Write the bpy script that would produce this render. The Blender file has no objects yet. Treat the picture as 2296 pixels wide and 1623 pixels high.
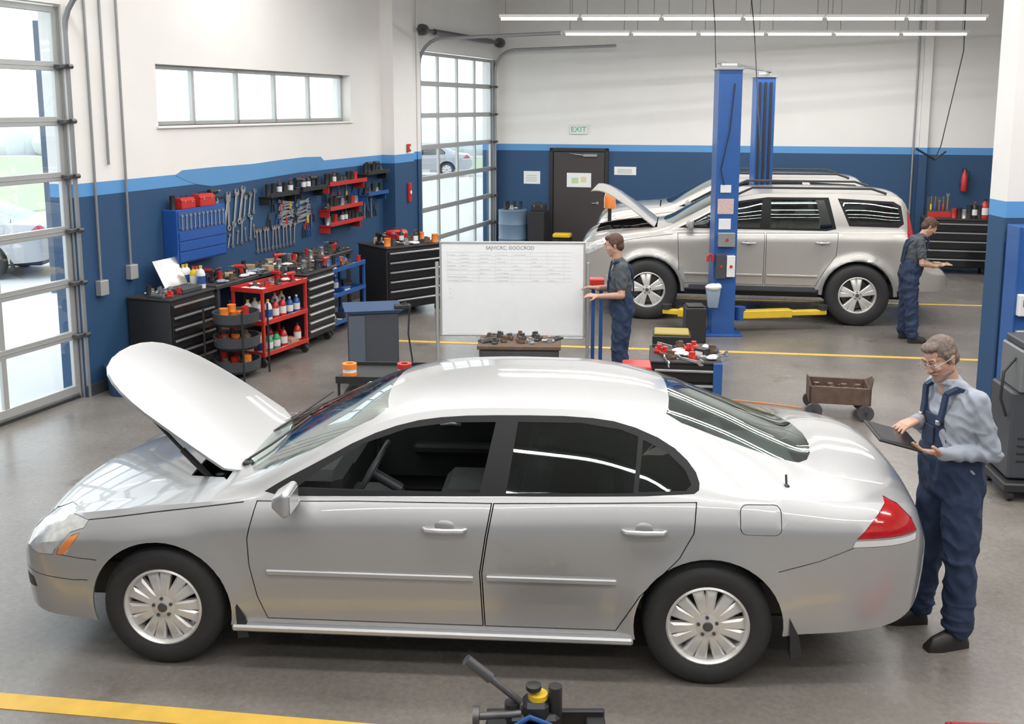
import bpy,bmesh,math,random
from mathutils import Vector,Matrix,noise
R=random.Random(7)
SC=bpy.context.scene
COL=SC.collection
rad=math.radians
# ---------------------------------------------------------------- materials
def mat(name,col,rough=.5,metal=0,coat=0,var=0,scale=8,bump=0,emit=0,spec=.5,cr=.06):
    m=bpy.data.materials.new(name);m.use_nodes=True;nt=m.node_tree;p=nt.nodes['Principled BSDF']
    c=(*col,1)
    p.inputs['Base Color'].default_value=c;p.inputs['Roughness'].default_value=rough;p.inputs['Metallic'].default_value=metal
    p.inputs['Coat Weight'].default_value=coat;p.inputs['Coat Roughness'].default_value=cr
    p.inputs['Specular IOR Level'].default_value=spec
    tc=nt.nodes.new('ShaderNodeTexCoord');no=nt.nodes.new('ShaderNodeTexNoise');no.inputs['Scale'].default_value=scale;no.inputs['Detail'].default_value=5
    nt.links.new(tc.outputs['Object'],no.inputs['Vector'])
    v=var if var else .04
    mx=nt.nodes.new('ShaderNodeMix');mx.data_type='RGBA'
    mx.inputs[6].default_value=tuple(max(0,x*(1-v)) for x in col)+(1,);mx.inputs[7].default_value=tuple(min(1,x*(1+v)) for x in col)+(1,)
    nt.links.new(no.outputs['Fac'],mx.inputs[0]);nt.links.new(mx.outputs[2],p.inputs['Base Color'])
    if bump:
        b=nt.nodes.new('ShaderNodeBump');b.inputs['Strength'].default_value=bump;b.inputs['Distance'].default_value=.02
        nt.links.new(no.outputs['Fac'],b.inputs['Height']);nt.links.new(b.outputs[0],p.inputs['Normal'])
    if emit:
        p.inputs['Emission Color'].default_value=c;p.inputs['Emission Strength'].default_value=emit
    return m
def glassmat(name,tint,fac=.12,rough=.02):
    m=bpy.data.materials.new(name);m.use_nodes=True;nt=m.node_tree;nt.nodes.clear()
    o=nt.nodes.new('ShaderNodeOutputMaterial');mx=nt.nodes.new('ShaderNodeMixShader');t=nt.nodes.new('ShaderNodeBsdfTransparent');g=nt.nodes.new('ShaderNodeBsdfGlossy')
    t.inputs[0].default_value=(*tint,1);g.inputs['Roughness'].default_value=rough;g.inputs[0].default_value=(.9,.95,.95,1)
    fr=nt.nodes.new('ShaderNodeLayerWeight');fr.inputs[0].default_value=fac+.15
    mr=nt.nodes.new('ShaderNodeMapRange');mr.inputs[3].default_value=fac*.5;mr.inputs[4].default_value=.75
    nt.links.new(fr.outputs['Facing'],mr.inputs[0]);nt.links.new(mr.outputs[0],mx.inputs[0])
    nt.links.new(t.outputs[0],mx.inputs[1]);nt.links.new(g.outputs[0],mx.inputs[2]);nt.links.new(mx.outputs[0],o.inputs[0])
    return m
def wallmat():
    m=bpy.data.materials.new('painted_wall');m.use_nodes=True;nt=m.node_tree;p=nt.nodes['Principled BSDF'];p.inputs['Roughness'].default_value=.6
    g=nt.nodes.new('ShaderNodeNewGeometry');s=nt.nodes.new('ShaderNodeSeparateXYZ');nt.links.new(g.outputs['Position'],s.inputs[0])
    mr=nt.nodes.new('ShaderNodeMapRange');mr.inputs[1].default_value=0;mr.inputs[2].default_value=5;nt.links.new(s.outputs[2],mr.inputs[0])
    r=nt.nodes.new('ShaderNodeValToRGB');r.color_ramp.interpolation='CONSTANT';e=r.color_ramp.elements
    e[0].position=0;e[0].color=(.020,.068,.155,1);e[1].position=2.08/5;e[1].color=(.10,.30,.60,1);k=e.new(2.22/5);k.color=(.80,.785,.76,1)
    nt.links.new(mr.outputs[0],r.inputs[0])
    n=nt.nodes.new('ShaderNodeTexNoise');n.inputs['Scale'].default_value=1.3;n.inputs['Detail'].default_value=6;nt.links.new(g.outputs['Position'],n.inputs['Vector'])
    mx=nt.nodes.new('ShaderNodeMix');mx.data_type='RGBA';mx.blend_type='MULTIPLY';mx.inputs[0].default_value=1
    mr2=nt.nodes.new('ShaderNodeMapRange');mr2.inputs[3].default_value=.93;mr2.inputs[4].default_value=1.05
    nt.links.new(n.outputs['Fac'],mr2.inputs[0]);nt.links.new(r.outputs[0],mx.inputs[6]);nt.links.new(mr2.outputs[0],mx.inputs[7]);nt.links.new(mx.outputs[2],p.inputs['Base Color'])
    return m
def floormat():
    m=bpy.data.materials.new('sealed_concrete');m.use_nodes=True;nt=m.node_tree;p=nt.nodes['Principled BSDF']
    g=nt.nodes.new('ShaderNodeNewGeometry')
    def N(sc,d=8,ro=.6):
        n=nt.nodes.new('ShaderNodeTexNoise');n.inputs['Scale'].default_value=sc;n.inputs['Detail'].default_value=d;n.inputs['Roughness'].default_value=ro;nt.links.new(g.outputs['Position'],n.inputs['Vector']);return n
    a=N(.7);r=nt.nodes.new('ShaderNodeValToRGB');e=r.color_ramp.elements
    e[0].position=.3;e[0].color=(.15,.135,.12,1);e[1].position=.72;e[1].color=(.255,.235,.213,1);nt.links.new(a.outputs['Fac'],r.inputs[0])
    b=N(26,10,.75);r2=nt.nodes.new('ShaderNodeValToRGB');r2.color_ramp.elements[0].position=.3;r2.color_ramp.elements[0].color=(.74,.74,.74,1);r2.color_ramp.elements[1].position=.65;r2.color_ramp.elements[1].color=(1.05,1.05,1.05,1);nt.links.new(b.outputs['Fac'],r2.inputs[0])
    mx=nt.nodes.new('ShaderNodeMix');mx.data_type='RGBA';mx.blend_type='MULTIPLY';mx.inputs[0].default_value=1
    nt.links.new(r.outputs[0],mx.inputs[6]);nt.links.new(r2.outputs[0],mx.inputs[7])
    c=N(2.2,4);r3=nt.nodes.new('ShaderNodeValToRGB');r3.color_ramp.elements[0].position=.27;r3.color_ramp.elements[0].color=(.68,.66,.64,1);r3.color_ramp.elements[1].position=.38;r3.color_ramp.elements[1].color=(1,1,1,1);nt.links.new(c.outputs['Fac'],r3.inputs[0])
    m2=nt.nodes.new('ShaderNodeMix');m2.data_type='RGBA';m2.blend_type='MULTIPLY';m2.inputs[0].default_value=1
    nt.links.new(mx.outputs[2],m2.inputs[6]);nt.links.new(r3.outputs[0],m2.inputs[7]);nt.links.new(m2.outputs[2],p.inputs['Base Color'])
    mr=nt.nodes.new('ShaderNodeMapRange');mr.inputs[3].default_value=.18;mr.inputs[4].default_value=.34;nt.links.new(a.outputs['Fac'],mr.inputs[0]);nt.links.new(mr.outputs[0],p.inputs['Roughness'])
    p.inputs['Specular IOR Level'].default_value=.6
    bp=nt.nodes.new('ShaderNodeBump');bp.inputs['Strength'].default_value=.05;nt.links.new(b.outputs['Fac'],bp.inputs['Height']);nt.links.new(bp.outputs[0],p.inputs['Normal'])
    return m
WALL=wallmat();FLOOR=floormat()
WHITE=mat('white_paint',(.80,.79,.77),.6);CEIL=mat('ceiling_paint',(.7,.7,.69),.8)
PAINT=mat('silver_paint',(.47,.475,.48),.35,.50,1,var=.02,scale=2,cr=.035);PAINTD=mat('silver_recess_shade',(.26,.26,.26),.4,.4,.4);PAINT2=mat('champagne_paint',(.47,.455,.425),.35,.45,1,var=.02,cr=.04);PAINTW=mat('pale_silver_car_paint',(.42,.43,.45),.3,.3,.6)
BLACK=mat('black_plastic',(.022,.022,.024),.45);BLACKG=mat('gloss_black',(.014,.014,.016),.22);SURR=mat('satin_black_trim',(.012,.012,.013),.5,spec=.25);RUB=mat('rubber',(.026,.026,.027),.65,var=.2,scale=30,bump=.1)
DARKG=mat('dark_grey',(.055,.06,.07),.45,var=.1);GREY=mat('grey_metal',(.33,.34,.35),.4,.5);STEEL=mat('steel',(.58,.59,.60),.3,.85,var=.1);ALU=mat('aluminium',(.50,.51,.50),.4,.5,var=.05);DSTEEL=mat('dark_steel',(.12,.12,.125),.4,.6,var=.25)
ALLOY=mat('alloy',(.70,.69,.67),.34,.4,.3);RED=mat('red_enamel',(.50,.028,.022),.35,0,.3,var=.1);REDD=mat('dark_red_enamel',(.30,.03,.025),.4,0,.2,var=.1);BLUE=mat('blue_enamel',(.02,.09,.30),.4,0,.2,var=.1);LIFTB=mat('lift_blue',(.022,.095,.32),.4,0,.2,var=.08);TBLUE=mat('toolbox_blue',(.015,.085,.34),.35,0,.3)
YEL=mat('yellow_enamel',(.72,.49,.03),.45,0,.1,var=.15);YLINE=mat('yellow_floor_paint',(.66,.42,.07),.5,var=.3,scale=6);ORG=mat('orange_plastic',(.8,.24,.04),.4);GRN=mat('green_plastic',(.05,.35,.16),.4);LBL=mat('white_plastic',(.72,.73,.73),.4)
BROWN=mat('rusty_brown',(.13,.085,.06),.7,.1,var=.45,scale=14,bump=.3);TAN=mat('tan_card',(.42,.30,.19),.7);PAPER=mat('paper',(.8,.81,.79),.7);BOARD=mat('whiteboard_enamel',(.84,.86,.87),.22,0,.3);INK=mat('marker_ink',(.20,.21,.24),.6);INKG=mat('green_ink',(.05,.40,.20),.6)
GLASS=glassmat('clear_glass',(.95,.97,.97),.06);CARG=glassmat('tinted_glass',(.78,.84,.81),.15);CARD=glassmat('dark_tinted_glass',(.48,.52,.51),.13)
HEADL=mat('headlamp_lens',(.64,.65,.64),.14,.25,1,var=.35,scale=26,bump=.15);TAILR=mat('tail_lens_red',(.42,.01,.012),.12,0,1,var=.35,scale=30);AMB=mat('amber_lens',(.82,.26,.06),.15,0,1);TUBE=mat('lit_tube',(1,.98,.94),.4,emit=7)
SKIN=mat('skin',(.50,.29,.21),.5,var=.14,scale=30);HAIRB=mat('brown_hair',(.09,.045,.028),.7,var=.4,scale=60,bump=.4);HAIRG=mat('greying_brown_hair',(.15,.115,.095),.8,var=.6,scale=70,bump=.3);STUB=mat('grey_stubble',(.34,.235,.19),.8,var=.3,scale=120)
NAVY=mat('navy_denim',(.017,.034,.078),.8,var=.35,scale=18,bump=.15);SHIRT=mat('grey_blue_cotton',(.30,.33,.385),.8,var=.08,scale=20,bump=.1);TEE=mat('charcoal_cotton',(.065,.075,.085),.85,var=.15,scale=20,bump=.1);BOOT=mat('black_leather',(.02,.018,.017),.45,var=.2)
EYEW=mat('eye_white',(.7,.66,.62),.2);EYED=mat('iris',(.03,.02,.02),.2)
INTB=mat('interior_black',(.04,.04,.043),.55,var=.25,scale=12);INTG=mat('interior_grey',(.13,.13,.135),.6,var=.15);SHELFM=mat('parcel_shelf_cloth',(.24,.25,.25),.8,var=.1)
GRASS=mat('grass',(.42,.52,.32),.9,var=.1,scale=1.5);ASPH=mat('outside_concrete',(.66,.66,.65),.9,var=.08,scale=.6);TREE=mat('haze_tinted_foliage',(.62,.66,.63),.95,var=.12,scale=.6)  # lot albedo raised for daylight overexposure; haze painted into the foliage colour
EXTW=mat('slate_cladding',(.12,.15,.20),.8);PBLUE=mat('pale_blue_cloth',(.26,.33,.42),.7)
# ---------------------------------------------------------------- geometry
def ico(n):
    b=bmesh.new();bmesh.ops.create_icosphere(b,subdivisions=n,radius=1);r=[v.co.copy() for v in b.verts];b.free();return r
ICO=ico(3)
class G:
    def __init__(s): s.v=[];s.f=[];s.m=[];s.x=Matrix()
    def add(s,vs,fs,mi=0):
        n=len(s.v);s.v+=[s.x@Vector(p) for p in vs];s.f+=[tuple(n+i for i in f) for f in fs];s.m+=[mi]*len(fs);return s
    def hull(s,vs,mi=0):
        b=bmesh.new()
        for p in vs:b.verts.new(p)
        bmesh.ops.convex_hull(b,input=b.verts)
        bmesh.ops.delete(b,geom=[v for v in b.verts if not v.link_faces],context='VERTS')
        b.verts.index_update()
        r=s.add([v.co for v in b.verts],[[v.index for v in f.verts] for f in b.faces],mi);b.free();return r
    def box(s,x0,x1,y0,y1,z0,z1,bv=0,mi=0):
        if x0>x1:x0,x1=x1,x0
        if y0>y1:y0,y1=y1,y0
        if z0>z1:z0,z1=z1,z0
        if not bv:
            vs=[(x,y,z) for x in(x0,x1) for y in(y0,y1) for z in(z0,z1)]
            return s.add(vs,[(0,1,3,2),(4,6,7,5),(0,4,5,1),(2,3,7,6),(0,2,6,4),(1,5,7,3)],mi)
        bv=min(bv,(x1-x0)*.45,(y1-y0)*.45,(z1-z0)*.45);vs=[]
        for x,sx in((x0,1),(x1,-1)):
            for y,sy in((y0,1),(y1,-1)):
                for z,sz in((z0,1),(z1,-1)):
                    vs+=[(x,y+sy*bv,z+sz*bv),(x+sx*bv,y,z+sz*bv),(x+sx*bv,y+sy*bv,z)]
        b=bmesh.new()
        for p in vs:b.verts.new(p)
        bmesh.ops.convex_hull(b,input=b.verts);bmesh.ops.dissolve_limit(b,angle_limit=.02,verts=b.verts,edges=b.edges)
        b.verts.index_update();s.add([v.co for v in b.verts],[[v.index for v in f.verts] for f in b.faces],mi);b.free();return s
    def cyl(s,p0,p1,r0,r1=None,n=16,mi=0):
        r1=r0 if r1 is None else r1;p0=Vector(p0);p1=Vector(p1);d=(p1-p0).normalized();a=d.orthogonal().normalized();c=d.cross(a)
        vs=[p0+r0*(a*math.cos(t)+c*math.sin(t)) for t in[2*math.pi*i/n for i in range(n)]]+[p1+r1*(a*math.cos(t)+c*math.sin(t)) for t in[2*math.pi*i/n for i in range(n)]]
        return s.add(vs,[(i,(i+1)%n,n+(i+1)%n,n+i) for i in range(n)]+[tuple(range(n))[::-1],tuple(range(n,2*n))],mi)
    def tube(s,pts,r,n=8,mi=0,closed=False):
        pts=[Vector(p) for p in pts];L=len(pts);vs=[];a=None
        for i,p in enumerate(pts):
            if closed:d=(pts[(i+1)%L]-pts[i-1]).normalized()
            else:d=(pts[min(i+1,L-1)]-pts[max(i-1,0)]).normalized()
            a=d.orthogonal().normalized() if a is None else (a-d*a.dot(d)).normalized()
            c=d.cross(a);rr=r[i] if isinstance(r,(list,tuple)) else r
            vs+=[p+rr*(a*math.cos(2*math.pi*k/n)+c*math.sin(2*math.pi*k/n)) for k in range(n)]
        fs=[]
        for i in range(L if closed else L-1):
            j=(i+1)%L
            fs+=[(i*n+k,i*n+(k+1)%n,j*n+(k+1)%n,j*n+k) for k in range(n)]
        if not closed:fs+=[tuple(range(n))[::-1],tuple(range((L-1)*n,L*n))]
        return s.add(vs,fs,mi)
    def lathe(s,prof,n=24,axis='z',mi=0,closed=False):
        vs=[];L=len(prof)
        for r,h in prof:
            for k in range(n):
                t=2*math.pi*k/n;a,b=r*math.cos(t),r*math.sin(t)
                vs.append((a,b,h) if axis=='z' else ((a,h,b) if axis=='y' else (h,a,b)))
        fs=[(i*n+k,i*n+(k+1)%n,((i+1)%L)*n+(k+1)%n,((i+1)%L)*n+k) for i in range(L if closed else L-1) for k in range(n)]
        if not closed:
            if prof[0][0]>1e-4:fs.append(tuple(range(n)))
            if prof[-1][0]>1e-4:fs.append(tuple(range((L-1)*n,L*n)))
        return s.add(vs,fs,mi)
    def ball(s,c,r,mi=0,u=16,w=10):
        if not isinstance(r,(tuple,list)):r=(r,r,r)
        prof=[(math.sin(math.pi*i/w),-math.cos(math.pi*i/w)) for i in range(w+1)];prof[0]=(.001,-1);prof[-1]=(.001,1)
        o=s.x;s.x=o@Matrix.Translation(c)@Matrix.Diagonal((*r,1));s.lathe(prof,u,mi=mi);s.x=o;return s
    def prism(s,poly,ax,a,b,mi=0):
        n=len(poly)
        def P(p,h):return (p[0],h,p[1]) if ax=='y' else ((p[0],p[1],h) if ax=='z' else (h,p[0],p[1]))
        return s.add([P(p,a) for p in poly]+[P(p,b) for p in poly],[(i,(i+1)%n,n+(i+1)%n,n+i) for i in range(n)]+[tuple(range(n))[::-1],tuple(range(n,2*n))],mi)
    def caps(s,p0,r0,p1,r1,mi=0):
        p0=Vector(p0);p1=Vector(p1);return s.hull([p0+q*r0 for q in ICO]+[p1+q*r1 for q in ICO],mi)
    def mesh(s,name,mats,ang=35):
        me=bpy.data.meshes.new(name);me.from_pydata(s.v,[],s.f)
        for i,p in enumerate(me.polygons):p.material_index=s.m[i]
        for m in mats:me.materials.append(m)
        b=bmesh.new();b.from_mesh(me);bmesh.ops.remove_doubles(b,verts=b.verts,dist=1e-6);bmesh.ops.recalc_face_normals(b,faces=b.faces);b.to_mesh(me);b.free()
        sm(me,ang);return me
def sm(me,ang=35):
    me.polygons.foreach_set('use_smooth',[True]*len(me.polygons));me.set_sharp_from_angle(angle=rad(ang))
def ob(name,data,loc=(0,0,0),rot=(0,0,0),parent=None,label=None,cat=None,group=None,kind=None):
    o=bpy.data.objects.new(name,data);COL.objects.link(o);o.location=loc;o.rotation_euler=rot if isinstance(rot,(tuple,list)) else (0,0,rad(rot))
    if parent:o.parent=parent
    if label:o['label']=label
    if cat:o['category']=cat
    if group:o['group']=group
    if kind:o['kind']=kind
    return o
def ML(m):return m if isinstance(m,(list,tuple)) else [m]
def P(par,name,g,m,loc=(0,0,0),rot=(0,0,0),label=None,ang=35):
    return ob(name,g.mesh(name,ML(m),ang) if isinstance(g,G) else g,loc,rot,par,label)
def T(name,label,cat,g,m,loc,rz=0,group=None,ang=35,kind=None):
    return ob(name,g.mesh(name,ML(m),ang) if isinstance(g,G) else g,loc,rz,None,label,cat,group,kind)
def E(name,label,cat,loc,rz=0,group=None,kind=None):
    o=ob(name,None,loc,rz,None,label,cat,group,kind);o.empty_display_size=.2;return o
def dup(o,loc,rz=None,parent=None,label=None,scale=None,rot=None):
    n=o.copy();COL.objects.link(n);n.parent=parent
    if parent is None:
        n.location=loc
        if rot is not None:n.rotation_euler=rot
        elif rz is not None:n.rotation_euler=(0,0,rad(rz))
        if label:n['label']=label
        if scale:n.scale=(scale,)*3
    for c in list(o.children):dup(c,None,parent=n)
    return n
AL=70.5
def LP(s,n,z=0):return (-4.45+.3338*s+.9426*n,10.4+.9426*s-.3338*n,z)
AB=-14.2
def BP(u,n,z=0):return (-.28+.9694*u-.2456*n,22.17-.2456*u-.9694*n,z)
def booln(me,cut,op):
    o=bpy.data.objects.new('t',me);c=bpy.data.objects.new('c',cut);COL.objects.link(o);COL.objects.link(c)
    m=o.modifiers.new('b','BOOLEAN');m.object=c;m.operation=op;m.solver='EXACT'
    dg=bpy.context.evaluated_depsgraph_get();r=bpy.data.meshes.new_from_object(o.evaluated_get(dg));bpy.data.objects.remove(o);bpy.data.objects.remove(c);return r
def setmat(me,m):
    me.materials.clear();me.materials.append(m);me.polygons.foreach_set('material_index',[0]*len(me.polygons));return me
# ---------------------------------------------------------------- camera
cam=bpy.data.cameras.new('camera');co=bpy.data.objects.new('camera',cam);COL.objects.link(co)
co.location=(0,0,3);co.rotation_euler=(rad(81),0,0);cam.lens=36*2300/2296;cam.shift_y=-207/2296;SC.camera=co
# ---------------------------------------------------------------- room
def S(name,g,m,loc=(0,0,0),rz=0):return ob(name,g.mesh(name,ML(m)),loc,rz,kind='structure')
g=G();g.prism([(-9.5,-4),(13,-4),(13,19.2),(-.2,22.6),(-.6,22.4)],'z',-.2,0);S('floor',g,FLOOR)
g=G();g.prism([(-9.8,-4.2),(13.2,-4.2),(13.2,19.4),(-.2,22.8),(-.9,22.6)],'z',6,6.2);S('ceiling',g,CEIL)
g=G();H=6
for a in[(-15.5,-3.86,0,H),(-3.86,0,4.0,H),(0,1.37,0,H),(1.37,5.9,0,2.79),(1.37,5.9,3.48,H),(5.9,8.42,0,H),(8.42,12.3,4.0,H),(12.3,12.75,0,H)]:
    g.box(a[0],a[1],0,.3,a[2],a[3])
S('wall_left',g,WALL,LP(0,0),AL)
g=G();g.box(-.3,14,0,.3,0,H);S('wall_back',g,WALL,BP(0,0),AB)
g=G();g.box(12.9,13.2,-4,19.5,0,H);S('wall_right',g,WALL)
g=G();g.box(-9.8,13.2,-4.3,-4,0,H);S('wall_front',g,WALL)
g=G();g.box(6.95,7.7,-.22,0,0,H);S('trim_1',g,WALL,LP(0,0),AL)
g=G();g.box(8.30,8.43,-.03,0,0,H,.01);S('trim_2',g,WALL,LP(0,0),AL)
g=G();top=[(1.62,2.22),(1.75,2.27),(2.4,2.275),(3.2,2.27),(3.9,2.29),(4.5,2.30),(4.95,2.285),(5.05,2.22)];bot=[(4.9,2.13),(4.3,2.09),(3.6,2.07),(2.9,2.05),(2.3,2.045),(2.0,2.09),(1.8,2.15)]
g.prism(top+bot,'y',-.004,0);S('trim_3',g,mat('light_blue_paint',(.10,.28,.53),.6,var=.05),LP(0,0),AL)
g=G();g.box(.0,1.37,-.02,0,0,.12);g.box(1.37,6.95,-.02,0,0,.12);S('baseboard_left',g,DARKG,LP(0,0),AL)
g=G();g.box(0,1.12,-.02,0,0,.12);S('baseboard_back',g,DARKG,BP(0,0),AB)
g=G();g.box(2.4,13.5,-.02,0,0,.12);S('baseboard_back',g,DARKG,BP(0,0),AB)
g=G();g.box(8.45,8.6,-.12,0,0,H);S('trim_4',g,WALL,BP(0,0),AB)
w=E('window_1',None,None,LP(0,0),AL,kind='structure')
g=G();x0,x1,z0,z1=1.37,5.9,2.79,3.48
for z in(z0,z1-.05):g.box(x0,x1,.14,.2,z,z+.05,.005)
for x in(1.37,2.2,3.12,4.0,4.9,5.85):g.box(x,x+.05,.14,.2,z0,z1,.005)
P(w,'window_frame',g,ALU)
g=G();g.box(x0,x1,.165,.172,z0,z1);P(w,'glass',g,GLASS)
g=G();g.box(x0-.03,x1+.03,-.03,.2,z0-.03,z0,.004);P(w,'sill',g,WHITE)
def garage(name,s0,s1,rows,tr):
    r=E(name,None,None,LP(0,0),AL,kind='structure')
    g=G();zt=rows[-1]
    for i,z in enumerate(rows):
        h=.045 if 0<i<len(rows)-1 else .06
        g.box(s0,s1,.06,.11,max(z-h,0),z+h if i<len(rows)-1 else z,.004)
        if 0<i<len(rows)-1:g.box(s0,s1,.055,.06,z-.003,z+.003)
    n=4;w=(s1-s0)/n
    for k in range(n+1):
        x=s0+k*w;hw=.03 if 0<k<n else .05
        g.box(x-hw,x+hw,.062,.108,0,zt,.004)
    g.box(s0,s1,.06,.11,0,.14,.004);P(r,'door_frame',g,ALU)
    g=G();g.box(s0,s1,.083,.088,.1,zt-.05);P(r,'pane',g,GLASS)
    g=G();g.box(s0,s1,.05,.12,-.0,.03);P(r,'weather_strip',g,RUB)
    for x in(s0-.06,s1+.06):
        g=G();pts=[(x,.0,0),(x,0,zt-.25)]+[(x,-.45+.45*math.cos(a),zt-.25+.45*math.sin(a)) for a in[rad(t) for t in(15,30,45,60,75,90)]]+[(x,-tr,zt+.24)]
        g.tube(pts,.03,6);g.box(x-.04,x+.04,.02,.05,0,zt,.004)
        P(r,'track',g,GREY)
    for z in rows[1:-1]:
        g=G();g.box(s1-.06,s1+.07,-.03,.055,z-.022,z+.022,.008);g.cyl((s1+.02,-.04,z),(s1+.08,-.04,z),.025,n=12);P(r,'roller',g,DSTEEL)
    g=G();g.cyl((s0-.3,-.1,zt+.35),(s1+.3,-.1,zt+.35),.03,n=12);g.cyl((s0+.4,-.1,zt+.35),(s1-.4,-.1,zt+.35),.05,n=16)
    g.cyl((s0-.15,-.1,zt+.35),(s0-.05,-.1,zt+.35),.10);g.cyl((s1+.05,-.1,zt+.35),(s1+.15,-.1,zt+.35),.10);P(r,'torsion_spring',g,DSTEEL)
    return r
garage('door_1',-3.8,-.03,[0,.67,1.22,1.76,2.31,2.86,3.4,3.98],3.2)
garage('door_2',8.5,12.2,[0,.57,1.14,1.71,2.28,2.85,3.42,3.98],2.6)
d=E('door_3',None,None,BP(0,0),AB,kind='structure')
g=G();g.box(1.21,2.30,-.05,-.005,0.01,2.07,.005);P(d,'door_leaf',g,mat('brown_door',(.05,.042,.043),.45))
g=G();g.box(1.13,1.20,-.07,0,0,2.15,.004);g.box(2.31,2.38,-.07,0,0,2.15,.004);g.box(1.13,2.38,-.07,0,2.08,2.15,.004);P(d,'door_frame',g,BLACK)
g=G();g.cyl((2.16,-.05,1.0),(2.16,-.11,1.0),.012);g.cyl((2.16,-.105,1.0),(2.05,-.105,1.0),.01);g.cyl((2.16,-.06,1.0),(2.16,-.05,1.0),.03);P(d,'handle',g,STEEL)
g=G();g.box(1.85,2.15,-.1,-.05,1.97,2.03,.008);g.tube([(1.9,-.1,2.0),(1.7,-.2,2.03),(1.55,-.06,2.04)],.008);P(d,'door_closer',g,STEEL)
g=G();g.box(4.10,4.6,8.5,8.8,0,H,.01);S('trim_5',g,WALL)
def line(a,b,w,n):
    a=Vector((*a,0));b=Vector((*b,0));d=(b-a).normalized();p=Vector((-d.y,d.x,0))*w/2
    g=G();g.prism([(v.x,v.y) for v in(a-p,b-p,b+p,a+p)],'z',0.0005,.004);S(n,g,YLINE)
line((-5.6,5.25),(2.0,4.20),.13,'trim_6');line((-1.5,13.02),(9,11.5),.09,'trim_7');line((.5,16.3),(9.5,15.1),.08,'trim_8')
# outside
g=G();g.prism([(-60,-20),(-9.9,-20),(-9.4,-3.9),(-4.7,10.55),(-.65,22.6),(-.2,22.75),(30,16),(60,80),(-60,80)],'z',-.35,-.12)
T('outdoor_ground','pale concrete parking lot outside the garage','ground',g,ASPH,(0,0,0))
g=G();g.prism([(-60,26),(-16,27),(-6,50),(20,56),(20,64),(-60,64)],'z',-.12,-.06);T('lawn','light green grass strip beyond the parking lot','grass',g,GRASS,(0,0,0))
g=G()
for i in range(140):
    a=-75+i*.7;g.ball((a,68+R.random()*4,R.uniform(.3,.8)),(1.2+R.random()*1.0,1.5,R.uniform(.7,1.5)),u=8,w=6)
o=T('tree_line','hazy row of pale green distant trees','trees',g,TREE,(0,0,0));o['kind']='stuff'
g=G();g.box(-.12,.12,-.12,.12,-.12,4.4,.01);T('outdoor_pillar','slate blue square pillar outside the glazed door','pillar',g,EXTW,(-7.75,17.3,0),20)
# ---------------------------------------------------------------- light rows
def lamp(x0,x1,y,z,lab,grp,tube=TUBE):
    r=E('tube_light',lab,'lamp',(x0,y,z),0,grp);w=x1-x0
    g=G();g.box(0,w,-.06,.06,.03,.075,.008);P(r,'housing',g,WHITE)
    g=G();g.cyl((.03,0,.012),(w-.03,0,.012),.022,n=10);P(r,'tube',g,tube)
    for x in(.1,w-.1):
        g=G();g.cyl((x,0,.07),(x,0,6-z),.004,n=5);P(r,'hanging_wire',g,DSTEEL)
    return r
for k in range(6):
    lamp(-.2+k*1.265,-.2+k*1.265+1.235,16.3,4.34,'lit white fluorescent tube fixture hung on thin wires','front row of tube lights')
    lamp(.9+k*1.165,.9+k*1.165+1.135,18.1,4.23,'lit white fluorescent tube fixture hung on thin wires','rear row of tube lights')
def area(x,y,z,sx,sy,e,rot=(0,0,0),c=(1,.98,.955)):
    l=bpy.data.lights.new('l','AREA');l.shape='RECTANGLE';l.size=sx;l.size_y=sy;l.energy=e;l.color=c
    o=bpy.data.objects.new('ceiling_light',l);COL.objects.link(o);o.location=(x,y,z);o.rotation_euler=rot
for y,e in((-1.4,230),(1.5,260),(4.2,270),(6.6,290),(9.4,310),(12.6,330)):  # first row, behind the camera, is an added fill for the dim foreground
    area(2.5,y,5.55,13,.14,e)
    r=E('ceiling_lamp','long white ceiling lamp with continuous lens','lamp',(-4,y,5.62),0,'long ceiling lamps')
    g=G();g.box(0,13,-.14,.14,0,.08,.01);P(r,'housing',g,WHITE)
    for x in(1,4,7,10,12):
        g=G();g.cyl((x,0,.08),(x,0,.38),.006,n=5);P(r,'hanging_rod',g,DSTEEL)
for x,y in((2.5,16.3),(2.5,18.2)):area(x+1,y,4.20,7.5,.12,150)
W=bpy.data.worlds.new('world');SC.world=W;W.use_nodes=True;nt=W.node_tree;bg=nt.nodes['Background']
sk=nt.nodes.new('ShaderNodeTexSky');sk.sky_type='HOSEK_WILKIE';sk.turbidity=8;sk.ground_albedo=.6;sk.sun_direction=(-.5,.2,.8)
mx=nt.nodes.new('ShaderNodeMix');mx.data_type='RGBA';mx.inputs[0].default_value=.85;mx.inputs[7].default_value=(.88,.94,1,1)
nt.links.new(sk.outputs[0],mx.inputs[6]);nt.links.new(mx.outputs[2],bg.inputs[0]);bg.inputs[1].default_value=3.2
SC.view_settings.view_transform='Standard';SC.view_settings.look='None';SC.view_settings.exposure=.05
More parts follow.
